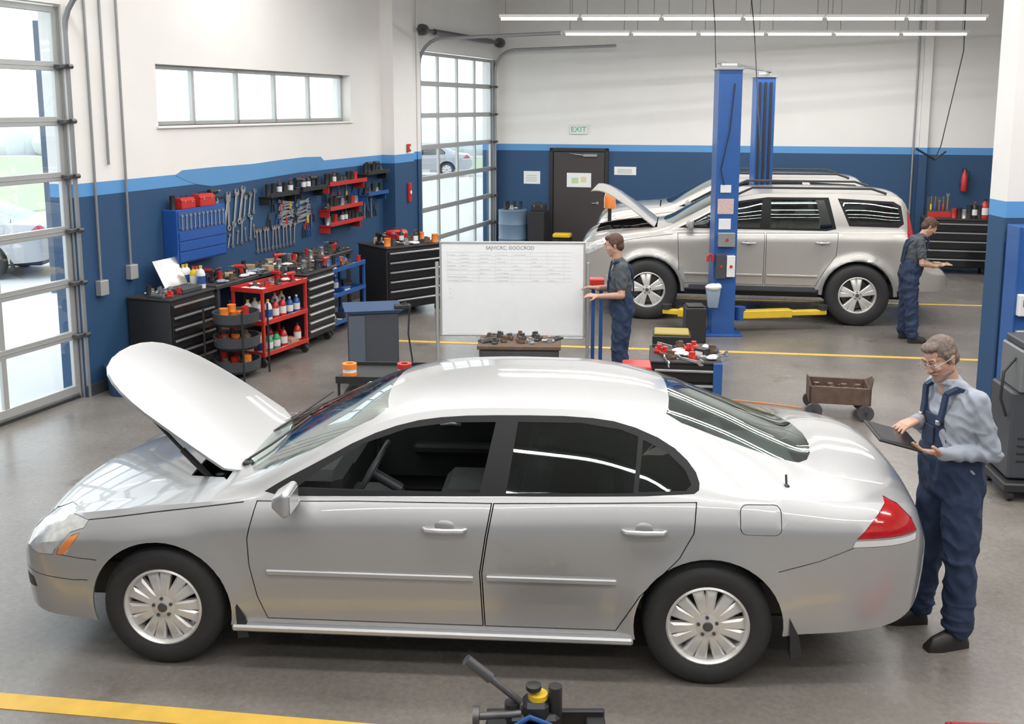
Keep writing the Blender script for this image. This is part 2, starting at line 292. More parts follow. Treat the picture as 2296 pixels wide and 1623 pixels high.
# ---------------------------------------------------------------- wheels
def wheel_protos(Rt,Rr,w,n,pair):
    h=w/2
    t=G();t.lathe([(Rr-.005,-h+.015),(Rr+.012,-h+.004),((Rt+Rr)/2,-h-.006),(Rt-.035,-h+.004),(Rt-.012,-h+.02),(Rt-.002,-h+.04),(Rt,-h*.45),(Rt-.01,-h*.42),(Rt-.01,-h*.36),(Rt,-h*.33),(Rt,-.012),(Rt-.01,-.008),(Rt-.01,.008),(Rt,.012),(Rt,h*.33),(Rt-.01,h*.36),(Rt-.01,h*.42),(Rt,h*.45),(Rt-.002,h-.04),(Rt-.03,h-.004),((Rt+Rr)/2,h),(Rr,h-.01)],64,'y',closed=True)
    tm=t.mesh('tyre',[RUB],40)
    r=G();r.lathe([(Rr+.004,-h+.012),(Rr-.008,-h+.004),(Rr-.02,-h+.02),(Rr-.026,-h+.06),(Rr-.03,h-.02),(Rr-.035,h-.02),(Rr+.002,h-.01)],48,'y',closed=True)
    yo=-h+.02
    for k in range(n):
        a=2*math.pi*k/n+.1
        for q in((-1,1) if pair else (0,)):
            r.x=Matrix.Rotation(-a+q*(.19 if pair else 0),4,'Y');w0=.020 if pair else .03;w1=.032 if pair else .038;L=Rr-.022
            if n==5:w1=.040;w0=.024
            r.hull([(x*w0,y,.045) for x in(-1,1) for y in(yo+.0,yo+.04)]+[(x*w0*1.2,yo-.006,.09) for x in(-.6,.6)]+[(x*w1,y,L) for x in(-1,1) for y in(yo+.012,yo+.035)]+[(x*w1*.6,yo+.0,L-.02) for x in(-1,1)])
    r.x=Matrix();r.lathe([(.001,yo-.012),(.03,yo-.012),(.066,yo-.002),(.07,yo+.04)],24,'y')
    rm=r.mesh('rim',[ALLOY],30)
    c=G();c.lathe([(.001,yo-.02),(.024,yo-.018),(.028,yo-.01)],20,'y')
    for k in range(5):
        a=2*math.pi*k/5+.4;c.cyl((.05*math.cos(a),yo-.014,.05*math.sin(a)),(.05*math.cos(a),yo+.0,.05*math.sin(a)),.010,n=6)
    cm=c.mesh('hub_cap',[DSTEEL],30)
    b=G();b.lathe([(.001,.0),(Rr-.05,.0),(Rr-.05,.02),(.001,.02)],32,'y');bm=b.mesh('brake_disc',[DSTEEL],30)
    return tm,rm,cm,bm
def put_wheels(root,pr,xs,y,z):
    for x in xs:
        for sgn in(-1,1):
            t=ob('wheel',pr[0],(x,sgn*y,z),(0,0,0 if sgn<0 else math.pi),root,label='black tyre on a silver alloy wheel')
            ob('rim',pr[1],parent=t);ob('hub_cap',pr[2],parent=t);ob('brake_disc',pr[3],parent=t)
# ---------------------------------------------------------------- cars
def pch(tab):
    xs=[t[0] for t in tab];ys=[t[1] for t in tab];n=len(xs);h=[xs[i+1]-xs[i] for i in range(n-1)];dl=[(ys[i+1]-ys[i])/h[i] for i in range(n-1)]
    m=[dl[0]]+[0 if dl[i-1]*dl[i]<=0 else 2*dl[i-1]*dl[i]/(dl[i-1]+dl[i]) for i in range(1,n-1)]+[dl[-1]]
    def f(x):
        if x<=xs[0]:return ys[0]
        if x>=xs[-1]:return ys[-1]
        i=0
        while x>xs[i+1]:i+=1
        t=(x-xs[i])/h[i]
        return ys[i]*(1+2*t)*(1-t)**2+h[i]*m[i]*t*(1-t)**2+ys[i+1]*t*t*(3-2*t)+h[i]*m[i+1]*t*t*(t-1)
    def fs(x):
        if x<=xs[0] or x>=xs[-1]:return f(x)
        d=min(.07,x-xs[0],xs[-1]-x);return (f(x-d)+2*f(x-d/2)+2*f(x)+2*f(x+d/2)+f(x+d))/8
    return fs
def shell(C,paint):
    zt,zb,zr,Wr,Wb,Wm,z0=[pch(C[k]) for k in('ztop','belt','rail','Wr','Wb','Wm','bot')]
    x0,x1=C['belt'][0][0],C['belt'][-1][0];n=C.get('n',100)
    us=[i/n for i in range(n+1)];xs=[]
    for u in us:
        s=.5-.5*math.cos(math.pi*u);xs.append(x0+(x1-x0)*(.45*s+.55*u))
    g=G();rows=[]
    for x in xs:
        a=zt(x);b=zb(x);c=max(zr(x),b+.004);wr=Wr(x);wb=max(Wb(x),wr+.004);wm=max(Wm(x),wb+.002);z=min(z0(x),b-.02);sec=[]
        c=min(c,a-.001)
        for k in range(9):
            t=k/8;sec.append((wr*t,a-(a-c)*t**2.3))
        for k in range(1,7):
            t=k/6;sec.append((wr+(wb-wr)*t+.018*math.sin(math.pi*t)*min(1,(c-b)/.3),c+(b-c)*t))
        for k in range(1,17):
            t=k/16;zz=b+(z-b)*t
            y=wb+(wm-wb)*(t/C['cr'])**.75 if t<C['cr'] else wm-C.get('tuck',.035)*((t-C['cr'])/(1-C['cr']))**2.2
            for wx in C['wx']:
                dd=math.hypot(x-wx,zz-C['wz']);y+=C['flare']*math.exp(-((dd-C['wr'])/.06)**2)*(1 if abs(x)<abs(wx)+.5 else 0)
            sec.append((y,zz))
        rows.append([(x,-y,zz) for y,zz in sec[::-1]]+[(x,y,zz) for y,zz in sec[1:]])
    m=len(rows[0]);vs=[p for r in rows for p in r]
    fs=[(i*m+k,i*m+k+1,(i+1)*m+k+1,(i+1)*m+k) for i in range(len(rows)-1) for k in range(m-1)]
    fs+=[tuple(range(m)),tuple(range((len(rows)-1)*m,len(rows)*m))[::-1]]
    g.add(vs,fs);me=bpy.data.meshes.new('shell');me.from_pydata(g.v,[],g.f)
    b=bmesh.new();b.from_mesh(me);bmesh.ops.recalc_face_normals(b,faces=b.faces)
    b.faces.ensure_lookup_table()
    top=max(b.faces,key=lambda f:f.calc_center_median().z)
    if top.normal.z<0:
        for f in b.faces:f.normal_flip()
    b.to_mesh(me);b.free();me.materials.append(paint);me.materials.append(INTG)
    o=bpy.data.objects.new('t',me);COL.objects.link(o);md=o.modifiers.new('s','SOLIDIFY');md.thickness=C.get('th',.014);md.offset=-1;md.material_offset=1;md.material_offset_rim=0
    r=bpy.data.meshes.new_from_object(o.evaluated_get(bpy.context.evaluated_depsgraph_get()));bpy.data.objects.remove(o);return r
def inset(poly,d):
    out=[];n=len(poly);ar=sum(poly[i][0]*poly[(i+1)%n][1]-poly[(i+1)%n][0]*poly[i][1] for i in range(n));sg=1 if ar>0 else -1
    for i in range(n):
        a=Vector(poly[i-1]);b=Vector(poly[i]);c=Vector(poly[(i+1)%n]);e1=(b-a).normalized();e2=(c-b).normalized()
        n1=Vector((-e1.y,e1.x))*sg;n2=Vector((-e2.y,e2.x))*sg;nn=(n1+n2)
        nn=nn/max(.6,nn.length_squared/2) if nn.length>0 else nn
        out.append((b.x+nn.x*d,b.y+nn.y*d))
    return out
def smooth(poly,it=2):
    for _ in range(it):
        q=[];n=len(poly)
        for i in range(n):
            a,b=poly[i],poly[(i+1)%n];q+=[(a[0]*.75+b[0]*.25,a[1]*.75+b[1]*.25),(a[0]*.25+b[0]*.75,a[1]*.25+b[1]*.75)]
        poly=q
    return poly
def rrect(x0,x1,z0,z1,r):
    return [(cx+r*math.cos(rad(a)),cz+r*math.sin(rad(a))) for cx,cz,a0 in((x1-r,z1-r,0),(x0+r,z1-r,90),(x0+r,z0+r,180),(x1-r,z0+r,270)) for a in(a0,a0+30,a0+60,a0+90)]
def ribbon(pts,w):
    v=[Vector(p) for p in pts];L=[];Rr=[]
    for i,p in enumerate(v):
        d=(v[min(i+1,len(v)-1)]-v[max(i-1,0)]).normalized();n=Vector((-d.y,d.x))*w/2;L.append(tuple(p+n));Rr.append(tuple(p-n))
    return L+Rr[::-1]
def cutter(items):
    g=G()
    for poly,ax,a,b in items:g.prism(poly,ax,a,b)
    return g.mesh('cut',[],30)
def both(poly,ya=.3,yb=1.5):return [(poly,'y',-yb,-ya),(poly,'y',ya,yb)]
def build_car(C,root,paint):
    sh=shell(C,paint)
    items=[]
    for d in C['dlo']:items+=both(d)
    for d in C['doors']:items+=both(d)
    for k,v in C['lamps'].items():items+=both(v[0],v[1])
    if 'fuel' in C:items.append((C['fuel'],'y',-1.5,-.3))
    for w in C['screens']:items.append((w[1],'z',C['zcut'],2.2))
    if 'open' in C:items.append((C['open'],'z',C['zcut']-.2,2.2))
    body=booln(sh,cutter(items),'DIFFERENCE')
    for sm_ in C.get('seams',()):body=booln(body,cutter(both(ribbon(sm_,.006),.5)),'DIFFERENCE')
    g=G()
    for x in C['wx']:
        g.cyl((x,-1.4,C['wz']),(x,-.5,C['wz']),C['wr'],n=48);g.cyl((x,.5,C['wz']),(x,1.4,C['wz']),C['wr'],n=48)
    arch=g.mesh('arch',[],30)
    body=booln(body,arch,'DIFFERENCE');sm(body,32);P(root,'body',body,None)
    for sgn in(-1,1):
        ya,yb=(-1.5,-.3) if sgn<0 else (.3,1.5)
        for i,d in enumerate(C['doors']):
            me=booln(sh,cutter([(inset(d,.006),'y',ya,yb)]),'INTERSECT')
            if i==len(C['doors'])-1:me=booln(me,arch,'DIFFERENCE')
            sm(me,32);dr=P(root,'door',me,None)
            h=C['handles'][i];hc=(h[0]+h[1])/2
            g=G();w=C['side']+.012
            g.tube([(h[0],-w+.02,h[2]),(h[0]+.02,-w-.012,h[2]),(hc,-w-.02,h[2]),(h[1]-.02,-w-.012,h[2]),(h[1],-w+.02,h[2])],[.01,.014,.015,.014,.01],8)
            hm=P(dr,'door_handle',g,paint)
            if sgn>0:hm.scale=(1,-1,1)
            g=G();g.ball((hc,-w+.024,h[2]),(.07,.02,.045));hm=P(dr,'handle_recess_shade',g,PAINTD)  # darker silver ellipsoid stands in for the shaded hollow behind the handle
            if sgn>0:hm.scale=(1,-1,1)
            if C.get('mould'):
                a,b,z=C['mould'][i];g=G();g.box(a,b,-w-.004,-w+.014,z-.015,z+.015,.006);mm=P(dr,'side_moulding',g,paint)
                if sgn>0:mm.scale=(1,-1,1)
        for i,d in enumerate(C['dlo']):
            wins=C['wins'][i]
            me=booln(sh,cutter([(d,'y',ya,yb)]),'INTERSECT')
            me=booln(me,cutter([(w,'y',min(ya,yb)-.1,max(ya,yb)+.1) for w in wins]),'DIFFERENCE')
            sm(setmat(me,SURR),32);P(root,'window_surround',me,None)
            for j,w in enumerate(wins):
                if sgn<0 and (i,j) in C.get('nogl',()):continue
                me=booln(sh,cutter([(w,'y',ya,yb)]),'INTERSECT');sm(setmat(me,C['glass']),32);P(root,'side_window',me,None)
        for k,v in C['lamps'].items():
            me=booln(sh,cutter([(inset(v[0],.003),'y',min(sgn*v[1],sgn*1.5),max(sgn*v[1],sgn*1.5))]),'INTERSECT');sm(setmat(me,v[2]),32);lo=P(root,k,me,None)
    if 'fuel' in C:
        me=booln(sh,cutter([(inset(C['fuel'],.004),'y',-1.5,-.3)]),'INTERSECT');sm(me,32);P(root,'fuel_door',me,None)
    for nm,w in C['screens']:
        me=booln(sh,cutter([(w,'z',C['zcut'],2.2)]),'INTERSECT');sm(setmat(me,CARG),40);P(root,nm,me,None)
    hood=booln(sh,cutter([(C['hood'],'z',C['zcut']-.35,2.2)]),'INTERSECT');hood.materials[1]=paint;sm(hood,32)
    h=C['hinge'];o=P(root,'hood',hood,None);M0=Matrix.Translation((h[0]+C['hoff'][0],0,h[1]+C['hoff'][1]))@Matrix.Rotation(rad(C['hang']),4,'Y')@Matrix.Translation((-h[0],0,-h[1]))
    o.matrix_local=M0
    g=G();g.box(C['ub'][0],C['ub'][1],-.55,.55,C['wz']-.12,C['wz']+.12,.03);g.box(C['wx'][0]+C['wr'],C['wx'][1]-C['wr'],-.82,.82,C['wz']-.07,C['wz']+.05,.02)
    for x in C['wx']:
        g.box(x-.46,x+.46,-.6,.6,C['wz']+.1,C['wz']+.42,.05)
    P(root,'underbody',g,BLACK)
    zs=C['seat']
    for y in(-.38,.38):
        g=G();g.box(C['sx']-.25,C['sx']+.28,y-.25,y+.25,zs-.12,zs+.05,.05)
        g.x=Matrix.Translation((C['sx']+.3,y,zs))@Matrix.Rotation(rad(14),4,'Y');g.box(-.07,.07,-.24,.24,-.05,.55,.05);g.box(-.05,.05,-.13,.13,.53,.70,.04);g.x=Matrix()
        P(root,'front_seat',g,INTG)
    g=G();x=C['sx']+1.0;g.box(x-.25,x+.3,-.62,.62,zs-.12,zs+.05,.05);g.x=Matrix.Translation((x+.33,0,zs))@Matrix.Rotation(rad(20),4,'Y');g.box(-.07,.07,-.60,.60,-.05,.48,.05);g.x=Matrix();P(root,'rear_seat',g,INTG)
    g=G();x=C['sx']-.75;g.box(x-.35,x,-.75,.75,zs-.05,zs+.32,.06);g.box(x-.2,x+.06,-.58,-.2,zs+.25,zs+.42,.05);g.box(x-.05,x+.3,-.12,.12,zs-.15,zs+.12,.04);P(root,'dashboard',g,INTB)
    g=G();g.x=Matrix.Translation((C['sx']-.56,-.38,zs+.36))@Matrix.Rotation(rad(-60),4,'Y')
    g.tube([(.19*math.cos(t),.19*math.sin(t),0) for t in[2*math.pi*i/24 for i in range(24)]],.017,8,closed=True);g.cyl((0,0,-.2),(0,0,.01),.03);g.box(-.17,.17,-.025,.025,-.012,.005,.004);g.box(-.02,.02,-.17,.17,-.012,.005,.004);g.cyl((0,0,-.02),(0,0,.02),.065)
    P(root,'steering_wheel',g,DARKG)
    for sgn in(-1,1):
        g=G();g.box(C['sx']-.75,C['sx']+.2,sgn*(C['side']-.13)-.03,sgn*(C['side']-.13)+.03,zs-.1,zs+.36,.02);g.box(C['sx']-.5,C['sx']+.1,sgn*(C['side']-.2)-.05,sgn*(C['side']-.2)+.05,zs+.1,zs+.17,.02);dt=P(root,'door_trim',g,INTB)
        g=G();g.tube([(C['sx']-.32,sgn*(C['side']-.17),zs+.29),(C['sx']-.25,sgn*(C['side']-.185),zs+.30),(C['sx']-.18,sgn*(C['side']-.17),zs+.29)],.012,8);P(dt,'inner_handle',g,STEEL)
    for sgn in(-1,1):
        mx,mz=C['mirror'];sy=C['side'];g=G()
        pts=[]
        for (x,y,z,q) in((mx+.01,sy+.01,mz-.045,.02),(mx+.01,sy+.16,mz-.035,.025),(mx+.01,sy+.0,mz+.05,.025),(mx+.01,sy+.15,mz+.045,.03),(mx-.045,sy+.03,mz-.02,.02),(mx-.045,sy+.13,mz-.01,.02),(mx-.045,sy+.03,mz+.025,.02),(mx-.045,sy+.12,mz+.02,.02)):
            pts+=[Vector((x,sgn*y,z))+v*q for v in ICO]
        g.hull(pts)
        g.hull([(mx-.02,sgn*(sy-.08),mz-.06),(mx+.03,sgn*(sy-.08),mz-.06),(mx,sgn*(sy-.08),mz-.01),(mx-.02,sgn*(sy+.04),mz-.05),(mx+.02,sgn*(sy+.04),mz-.05),(mx,sgn*(sy+.04),mz-.02)])
        mo=P(root,'wing_mirror',g,paint)
        g=G();g.box(mx+.034,mx+.040,sgn*(sy+.005),sgn*(sy+.165),mz-.045,mz+.055,.002);P(mo,'mirror_glass',g,STEEL)
    return root
SED=dict(
 ztop=[(-2.37,.56),(-2.34,.66),(-2.25,.75),(-2.1,.81),(-1.9,.87),(-1.6,.93),(-1.3,.975),(-1.15,1.0),(-.9,1.12),(-.6,1.265),(-.35,1.37),(-.1,1.415),(.3,1.43),(.7,1.427),(1.1,1.40),(1.3,1.365),(1.6,1.265),(1.9,1.145),(2.1,1.075),(2.3,1.05),(2.5,1.025),(2.58,.99),(2.63,.87),(2.66,.65)],
 belt=[(-2.37,.53),(-2.3,.65),(-2.15,.75),(-1.9,.815),(-1.5,.875),(-1.0,.935),(-.5,.965),(.3,.985),(1.0,1.015),(1.5,1.02),(2.0,1.01),(2.4,.985),(2.55,.93),(2.63,.8),(2.66,.6)],
 rail=[(-2.37,.55),(-2.25,.70),(-2.0,.80),(-1.5,.895),(-1.1,.96),(-.9,1.03),(-.63,1.155),(-.38,1.28),(-.15,1.352),(.09,1.383),(.41,1.394),(.79,1.39),(1.02,1.368),(1.25,1.315),(1.5,1.225),(1.8,1.12),(2.0,1.06),(2.3,1.03),(2.5,1.0),(2.6,.92),(2.66,.63)],
 Wr=[(-2.37,.25),(-2.3,.45),(-2.15,.58),(-1.9,.64),(-1.1,.72),(-.9,.74),(-.63,.70),(-.3,.63),(0,.59),(1.0,.575),(1.5,.57),(2.0,.55),(2.4,.54),(2.55,.48),(2.66,.35)],
 Wb=[(-2.37,.36),(-2.3,.56),(-2.15,.70),(-1.9,.78),(-1.5,.81),(-1.0,.835),(0,.85),(1.5,.85),(2.2,.81),(2.45,.74),(2.58,.62),(2.66,.4)],
 Wm=[(-2.37,.48),(-2.33,.64),(-2.25,.77),(-2.1,.86),(-1.9,.895),(-1.6,.915),(0,.92),(1.6,.92),(2.1,.905),(2.35,.865),(2.5,.79),(2.6,.67),(2.66,.5)],
 bot=[(-2.37,.40),(-2.3,.27),(-2.1,.24),(-1,.25),(1,.25),(1.9,.30),(2.4,.34),(2.6,.42),(2.66,.52)],
 cr=.2,wx=(-1.455,1.455),wz=.335,wr=.385,flare=.016,n=130,
 seams=([(2.175,.79),(2.0,.715),(1.80,.655)],[(-2.04,.612),(-1.90,.60),(-1.80,.60)],[(-1.872,.79),(-1.5,.85),(-1.2,.895),(-1.0,.925)],[(-2.40,.50),(-2.2,.475),(-1.95,.47),(-1.86,.48)]),
 dlo=[smooth([(-.93,.955),(-.80,1.03),(-.63,1.115),(-.38,1.245),(-.15,1.32),(.09,1.353),(.41,1.363),(.79,1.362),(1.02,1.333),(1.25,1.245),(1.38,1.14),(1.41,1.055),(1.36,1.025),(.4,.995),(-.4,.975)],1)],
 wins=[[[(-.72,1.0),(-.6,1.09),(-.38,1.215),(-.15,1.29),(.09,1.323),(.33,1.33),(.26,1.005)],[(.40,1.01),(.45,1.333),(.79,1.333),(1.0,1.304),(1.09,1.273),(1.06,1.03)],[(1.085,1.035),(1.115,1.26),(1.24,1.205),(1.33,1.13),(1.36,1.07),(1.33,1.045)]]],
 nogl=((0,0),),
 doors=[[(-.93,.935),(-.97,.75),(-.965,.6),(-.93,.42),(-.88,.29),(.285,.29),(.27,.6),(.30,.80),(.33,.965),(-.4,.955)],[(.335,.965),(.305,.80),(.275,.6),(.29,.29),(.98,.29),(1.1,.5),(1.3,.72),(1.37,.85),(1.385,1.0)]],
 handles=[(-.03,.20,.835),(1.0,1.23,.855)],mould=[(-.87,.235,.57),(.30,.98,.575)],side=.915,
 lamps=dict(headlamp=([(-2.27,.62),(-2.26,.68),(-2.20,.74),(-2.10,.78),(-1.97,.80),(-1.87,.79),(-1.885,.755),(-1.965,.728),(-2.05,.635),(-2.06,.605),(-2.16,.595)],.35,HEADL),turn_signal=([(-2.04,.608),(-2.03,.64),(-1.96,.715),(-1.905,.735),(-1.915,.71),(-1.965,.64),(-1.995,.61)],.35,AMB),
   tail_lamp=([(2.185,.835),(2.36,1.0),(2.42,.98),(2.5,.90),(2.53,.835)],.45,TAILR),reversing_lamp=([(2.165,.79),(2.18,.828),(2.53,.828),(2.52,.79)],.45,LBL),
   bumper_vent=([(-2.33,.36),(-2.34,.45),(-2.22,.44),(-2.20,.385)],.3,BLACK)),
 fuel=rrect(1.60,1.81,.85,.995,.035),
 screens=[('windshield',smooth([(-1.15,0),(-1.12,-.4),(-.98,-.68),(-.6,-.63),(-.27,-.54),(-.32,-.3),(-.33,0),(-.32,.3),(-.27,.54),(-.6,.63),(-.98,.68),(-1.12,.4)],1)),('rear_window',smooth([(1.29,0),(1.28,-.3),(1.24,-.50),(1.6,-.51),(1.95,-.49),(2.06,-.36),(2.12,0),(2.06,.36),(1.95,.49),(1.6,.51),(1.24,.50),(1.28,.3)],1))],
 zcut=.9,open=[(-1.42,-.5),(-1.2,-.58),(-1.17,-.62),(-1.17,.62),(-1.2,.58),(-1.42,.5)],hood=smooth([(-1.1,-.6),(-1.5,-.6),(-1.95,-.55),(-2.2,-.3),(-2.2,.3),(-1.95,.50),(-1.5,.53),(-1.1,.53)],2),hinge=(-1.08,.97),hang=43,hoff=(.03,-.05),
 ub=(-2.05,2.3),seat=.58,sx=.15,mirror=(-.72,1.0),glass=CARD)
for k in('ztop','belt','rail','Wr','Wb','Wm','bot'):
    SED[k]=[((-2.0+(x+2.0)*1.08) if x<-2.0 else x,v) for x,v in SED[k]]
sed=E('sedan','silver four-door sedan with its hood raised','car',(-.37,5.97,0),-4.1)
build_car(SED,sed,PAINT)
g=G();g.box(1.42,2.04,-.52,.52,.93,.95,.01);P(sed,'parcel_shelf',g,SHELFM)
pr=wheel_protos(.335,.215,.21,7,True);put_wheels(sed,pr,SED['wx'],.80,.335)
g=G();g.box(-1.5,-1.1,-.55,.55,.55,.78,.04)
for i in range(14):
    x=R.uniform(-1.4,-1.22);y=R.uniform(-.45,.45);g.cyl((x,y,.75),(x,y,.87),R.uniform(.02,.05),n=10)
P(sed,'engine',g,BLACK)
g=G();g.cyl((-1.66,-.50,1.30),(-1.46,-.51,1.09),.010,n=8);g.cyl((-1.46,-.51,1.09),(-1.28,-.52,.91),.017,n=8);P(sed,'hood_strut',g,BLACK)
for sgn in(-.45,.1):
    g=G();g.tube([(-1.12,sgn,1.01),(-1.0,sgn+.1,1.075),(-.85,sgn+.42,1.15)],.008,6);g.box(-1.13,-1.08,sgn-.03,sgn+.03,.98,1.015,.008);P(sed,'wiper',g,BLACK)
g=G();g.cyl((1.86,-.70,1.10),(1.86,-.72,1.05),.006,n=6);g.ball((1.86,-.725,1.04),.018);P(sed,'antenna',g,BLACK)
for sgn in(-1,1):
    for x in(-1.05,1.87):
        g=G();g.prism([(x,.40),(x+.05,.30),(x+.07,.19),(x+.01,.18)],'y',sgn*.87-.04,sgn*.87+.03);P(sed,'mud_flap',g,RUB)
    g=G();g.box(-1.07,1.07,sgn*.90-.025,sgn*.90+.022,.225,.262,.01);P(sed,'rocker_panel',g,PAINT)
SUV=dict(
 ztop=[(-2.49,.82),(-2.44,1.04),(-2.37,1.16),(-2.2,1.24),(-1.8,1.30),(-1.4,1.33),(-1.25,1.35),(-.9,1.53),(-.55,1.71),(-.3,1.80),(0,1.845),(.6,1.865),(1.3,1.86),(1.8,1.84),(2.0,1.81),(2.07,1.72),(2.15,1.44),(2.22,1.12),(2.33,.90),(2.45,.83),(2.62,.80),(2.67,.70)],
 belt=[(-2.49,.78),(-2.4,1.00),(-2.2,1.13),(-1.8,1.20),(-1.2,1.25),(-.5,1.28),(.5,1.29),(1.5,1.31),(2.0,1.31),(2.12,1.27),(2.2,1.05),(2.30,.86),(2.42,.79),(2.6,.76),(2.67,.66)],
 rail=[(-2.49,.80),(-2.4,1.03),(-2.2,1.18),(-1.8,1.25),(-1.25,1.30),(-.9,1.45),(-.5,1.65),(-.2,1.75),(.2,1.81),(1.3,1.815),(1.8,1.795),(2.0,1.77),(2.07,1.64),(2.15,1.40),(2.22,1.06),(2.33,.875),(2.45,.81),(2.6,.78),(2.67,.68)],
 Wr=[(-2.49,.55),(-2.4,.70),(-2.2,.80),(-1.8,.84),(-1.2,.86),(-.5,.81),(0,.785),(1.5,.785),(2.0,.775),(2.15,.78),(2.3,.78),(2.6,.72),(2.67,.6)],
 Wb=[(-2.49,.60),(-2.4,.76),(-2.2,.86),(-1.8,.89),(0,.90),(1.8,.895),(2.1,.88),(2.3,.87),(2.6,.80),(2.67,.65)],
 Wm=[(-2.49,.70),(-2.42,.82),(-2.3,.90),(-2.0,.935),(0,.945),(1.9,.945),(2.3,.93),(2.55,.88),(2.63,.8),(2.67,.7)],
 bot=[(-2.49,.6),(-2.4,.48),(-2.0,.47),(2.0,.50),(2.5,.50),(2.67,.55)],
 cr=.14,wx=(-1.44,1.44),wz=.43,wr=.49,flare=.055,n=90,tuck=.015,
 dlo=[[(-1.02,1.32),(-.85,1.40),(-.45,1.61),(-.2,1.70),(.2,1.76),(1.02,1.765),(1.13,1.34),(1.0,1.31)],[(1.14,1.755),(1.88,1.72),(1.98,1.66),(2.02,1.42),(1.95,1.37),(1.3,1.38)]],
 wins=[[[(-.88,1.35),(-.44,1.58),(-.2,1.67),(.13,1.72),(.10,1.34)],[(.24,1.34),(.25,1.73),(.96,1.73),(1.08,1.36),(1.0,1.34)]],[[(1.18,1.72),(1.85,1.69),(1.94,1.635),(1.97,1.44),(1.33,1.405)]]],
 doors=[[(-1.03,1.25),(-1.0,.6),(-.93,.54),(.17,.54),(.17,1.27),(-.4,1.26)],[(.19,1.27),(.19,.54),(.88,.54),(.98,.74),(1.14,.97),(1.16,1.29)]],
 seams=([(2.18,1.08),(2.10,.80),(1.98,.78)],[(-2.1,1.06),(-1.6,1.16),(-1.1,1.23)],),
 handles=[(-.15,.06,1.13),(.85,1.05,1.15)],mould=[(-.93,.15,.68),(.21,.9,.68)],side=.945,
 lamps=dict(headlamp=([(-2.42,.93),(-2.39,1.06),(-2.1,1.14),(-2.05,1.04),(-2.3,.91)],.4,HEADL),tail_lamp=([(2.075,1.22),(2.06,1.60),(2.11,1.55),(2.19,1.24),(2.16,1.15)],.6,TAILR)),
 screens=[('windshield',[(-1.24,0),(-1.2,-.5),(-1.1,-.78),(-.7,-.75),(-.3,-.69),(-.33,0),(-.3,.69),(-.7,.75),(-1.1,.78),(-1.2,.5)])],
 zcut=1.2,open=[(-2.2,-.62),(-1.32,-.74),(-1.32,.74),(-2.2,.62)],hood=[(-2.36,-.62),(-1.34,-.74),(-1.34,.74),(-2.36,.62)],hinge=(-1.33,1.33),hang=40,hoff=(0,0),
 ub=(-2.2,2.2),seat=.9,sx=.1,mirror=(-.85,1.38),glass=CARD)
suv=E('suv','champagne silver sport utility vehicle with raised hood','car',(3.50,15.12,0),-9.2)
build_car(SUV,suv,PAINT2)
pr2=wheel_protos(.43,.255,.28,5,True);put_wheels(suv,pr2,SUV['wx'],.84,.43)
for sgn in(-1,1):
    g=G();g.tube([(-.2,sgn*.70,1.79),(0,sgn*.70,1.885),(1.6,sgn*.70,1.885),(1.8,sgn*.70,1.82)],.018,8);P(suv,'roof_rail',g,BLACK)
    for x in SUV['wx']:
        g=G();g.tube([(x+.50*math.cos(a),sgn*.965,.43+.50*math.sin(a)) for a in[rad(t) for t in range(0,181,12)]],.028,8);P(suv,'arch_cladding',g,GREY)
    g=G();g.box(-.93,.93,sgn*.9-.04,sgn*.9+.04,.44,.54,.02);P(suv,'side_step',g,DARKG)
g=G();g.box(-2.2,-1.35,-.6,.6,.75,1.10,.05)
for i in range(16):
    x=R.uniform(-2.1,-1.45);y=R.uniform(-.5,.5);g.cyl((x,y,1.0),(x,y,1.18),R.uniform(.03,.07),n=10)
P(suv,'engine',g,BLACK)
def paintcar(o,m):
    for c in list(o.children)+[k for c in o.children for k in c.children]:
        if c.data and len(c.data.materials) and c.data.materials[0] in(PAINT,PAINT2):
            c.material_slots[0].link='OBJECT';c.material_slots[0].material=m
def closehood(o):
    for c in list(o.children):
        if c.name.startswith('hood_strut'):bpy.data.objects.remove(c)
        elif c.name.startswith('hood'):c.matrix_local=Matrix()
s2=dup(suv,(4.0,18.25,0),-9,label='silver sport utility vehicle parked beside the back wall');closehood(s2)
s3=dup(sed,(-11.05,19.2,-.12),4,label='pale silver sedan parked outside the glazed door');closehood(s3);paintcar(s3,PAINTW)
s4=dup(sed,(-4.5,47,-.12),8,label='pale silver sedan parked far out on the lot');closehood(s4);paintcar(s4,PAINTW)
# ---------------------------------------------------------------- people
def organic(g,name,m,par,vox=.006,it=4,wr=0,ws=9,label=None,zf=.7):
    me=g.mesh('t',[m]);o=bpy.data.objects.new('t',me);COL.objects.link(o);md=o.modifiers.new('r','REMESH');md.mode='VOXEL';md.voxel_size=vox
    s=o.modifiers.new('s','SMOOTH');s.iterations=it;s.factor=.5
    r=bpy.data.meshes.new_from_object(o.evaluated_get(bpy.context.evaluated_depsgraph_get()));bpy.data.objects.remove(o)
    if wr:
        r.update()
        ns=[v.normal.copy() for v in r.vertices]
        for v,nn in zip(r.vertices,ns):
            p=v.co*ws;a=noise.noise(Vector((p.x+p.z*.5,p.y-p.z*.4,p.z*zf)));b=noise.noise(Vector((p.x*2.1,p.y*2.1,p.z*1.6+5)))
            v.co+=nn*wr*(1-2*abs(a)+.45*b-.4)
    r.materials.clear();r.materials.append(m);r.polygons.foreach_set('material_index',[0]*len(r.polygons));r.polygons.foreach_set('use_smooth',[True]*len(r.polygons))
    return ob(name,r,parent=par,label=label)
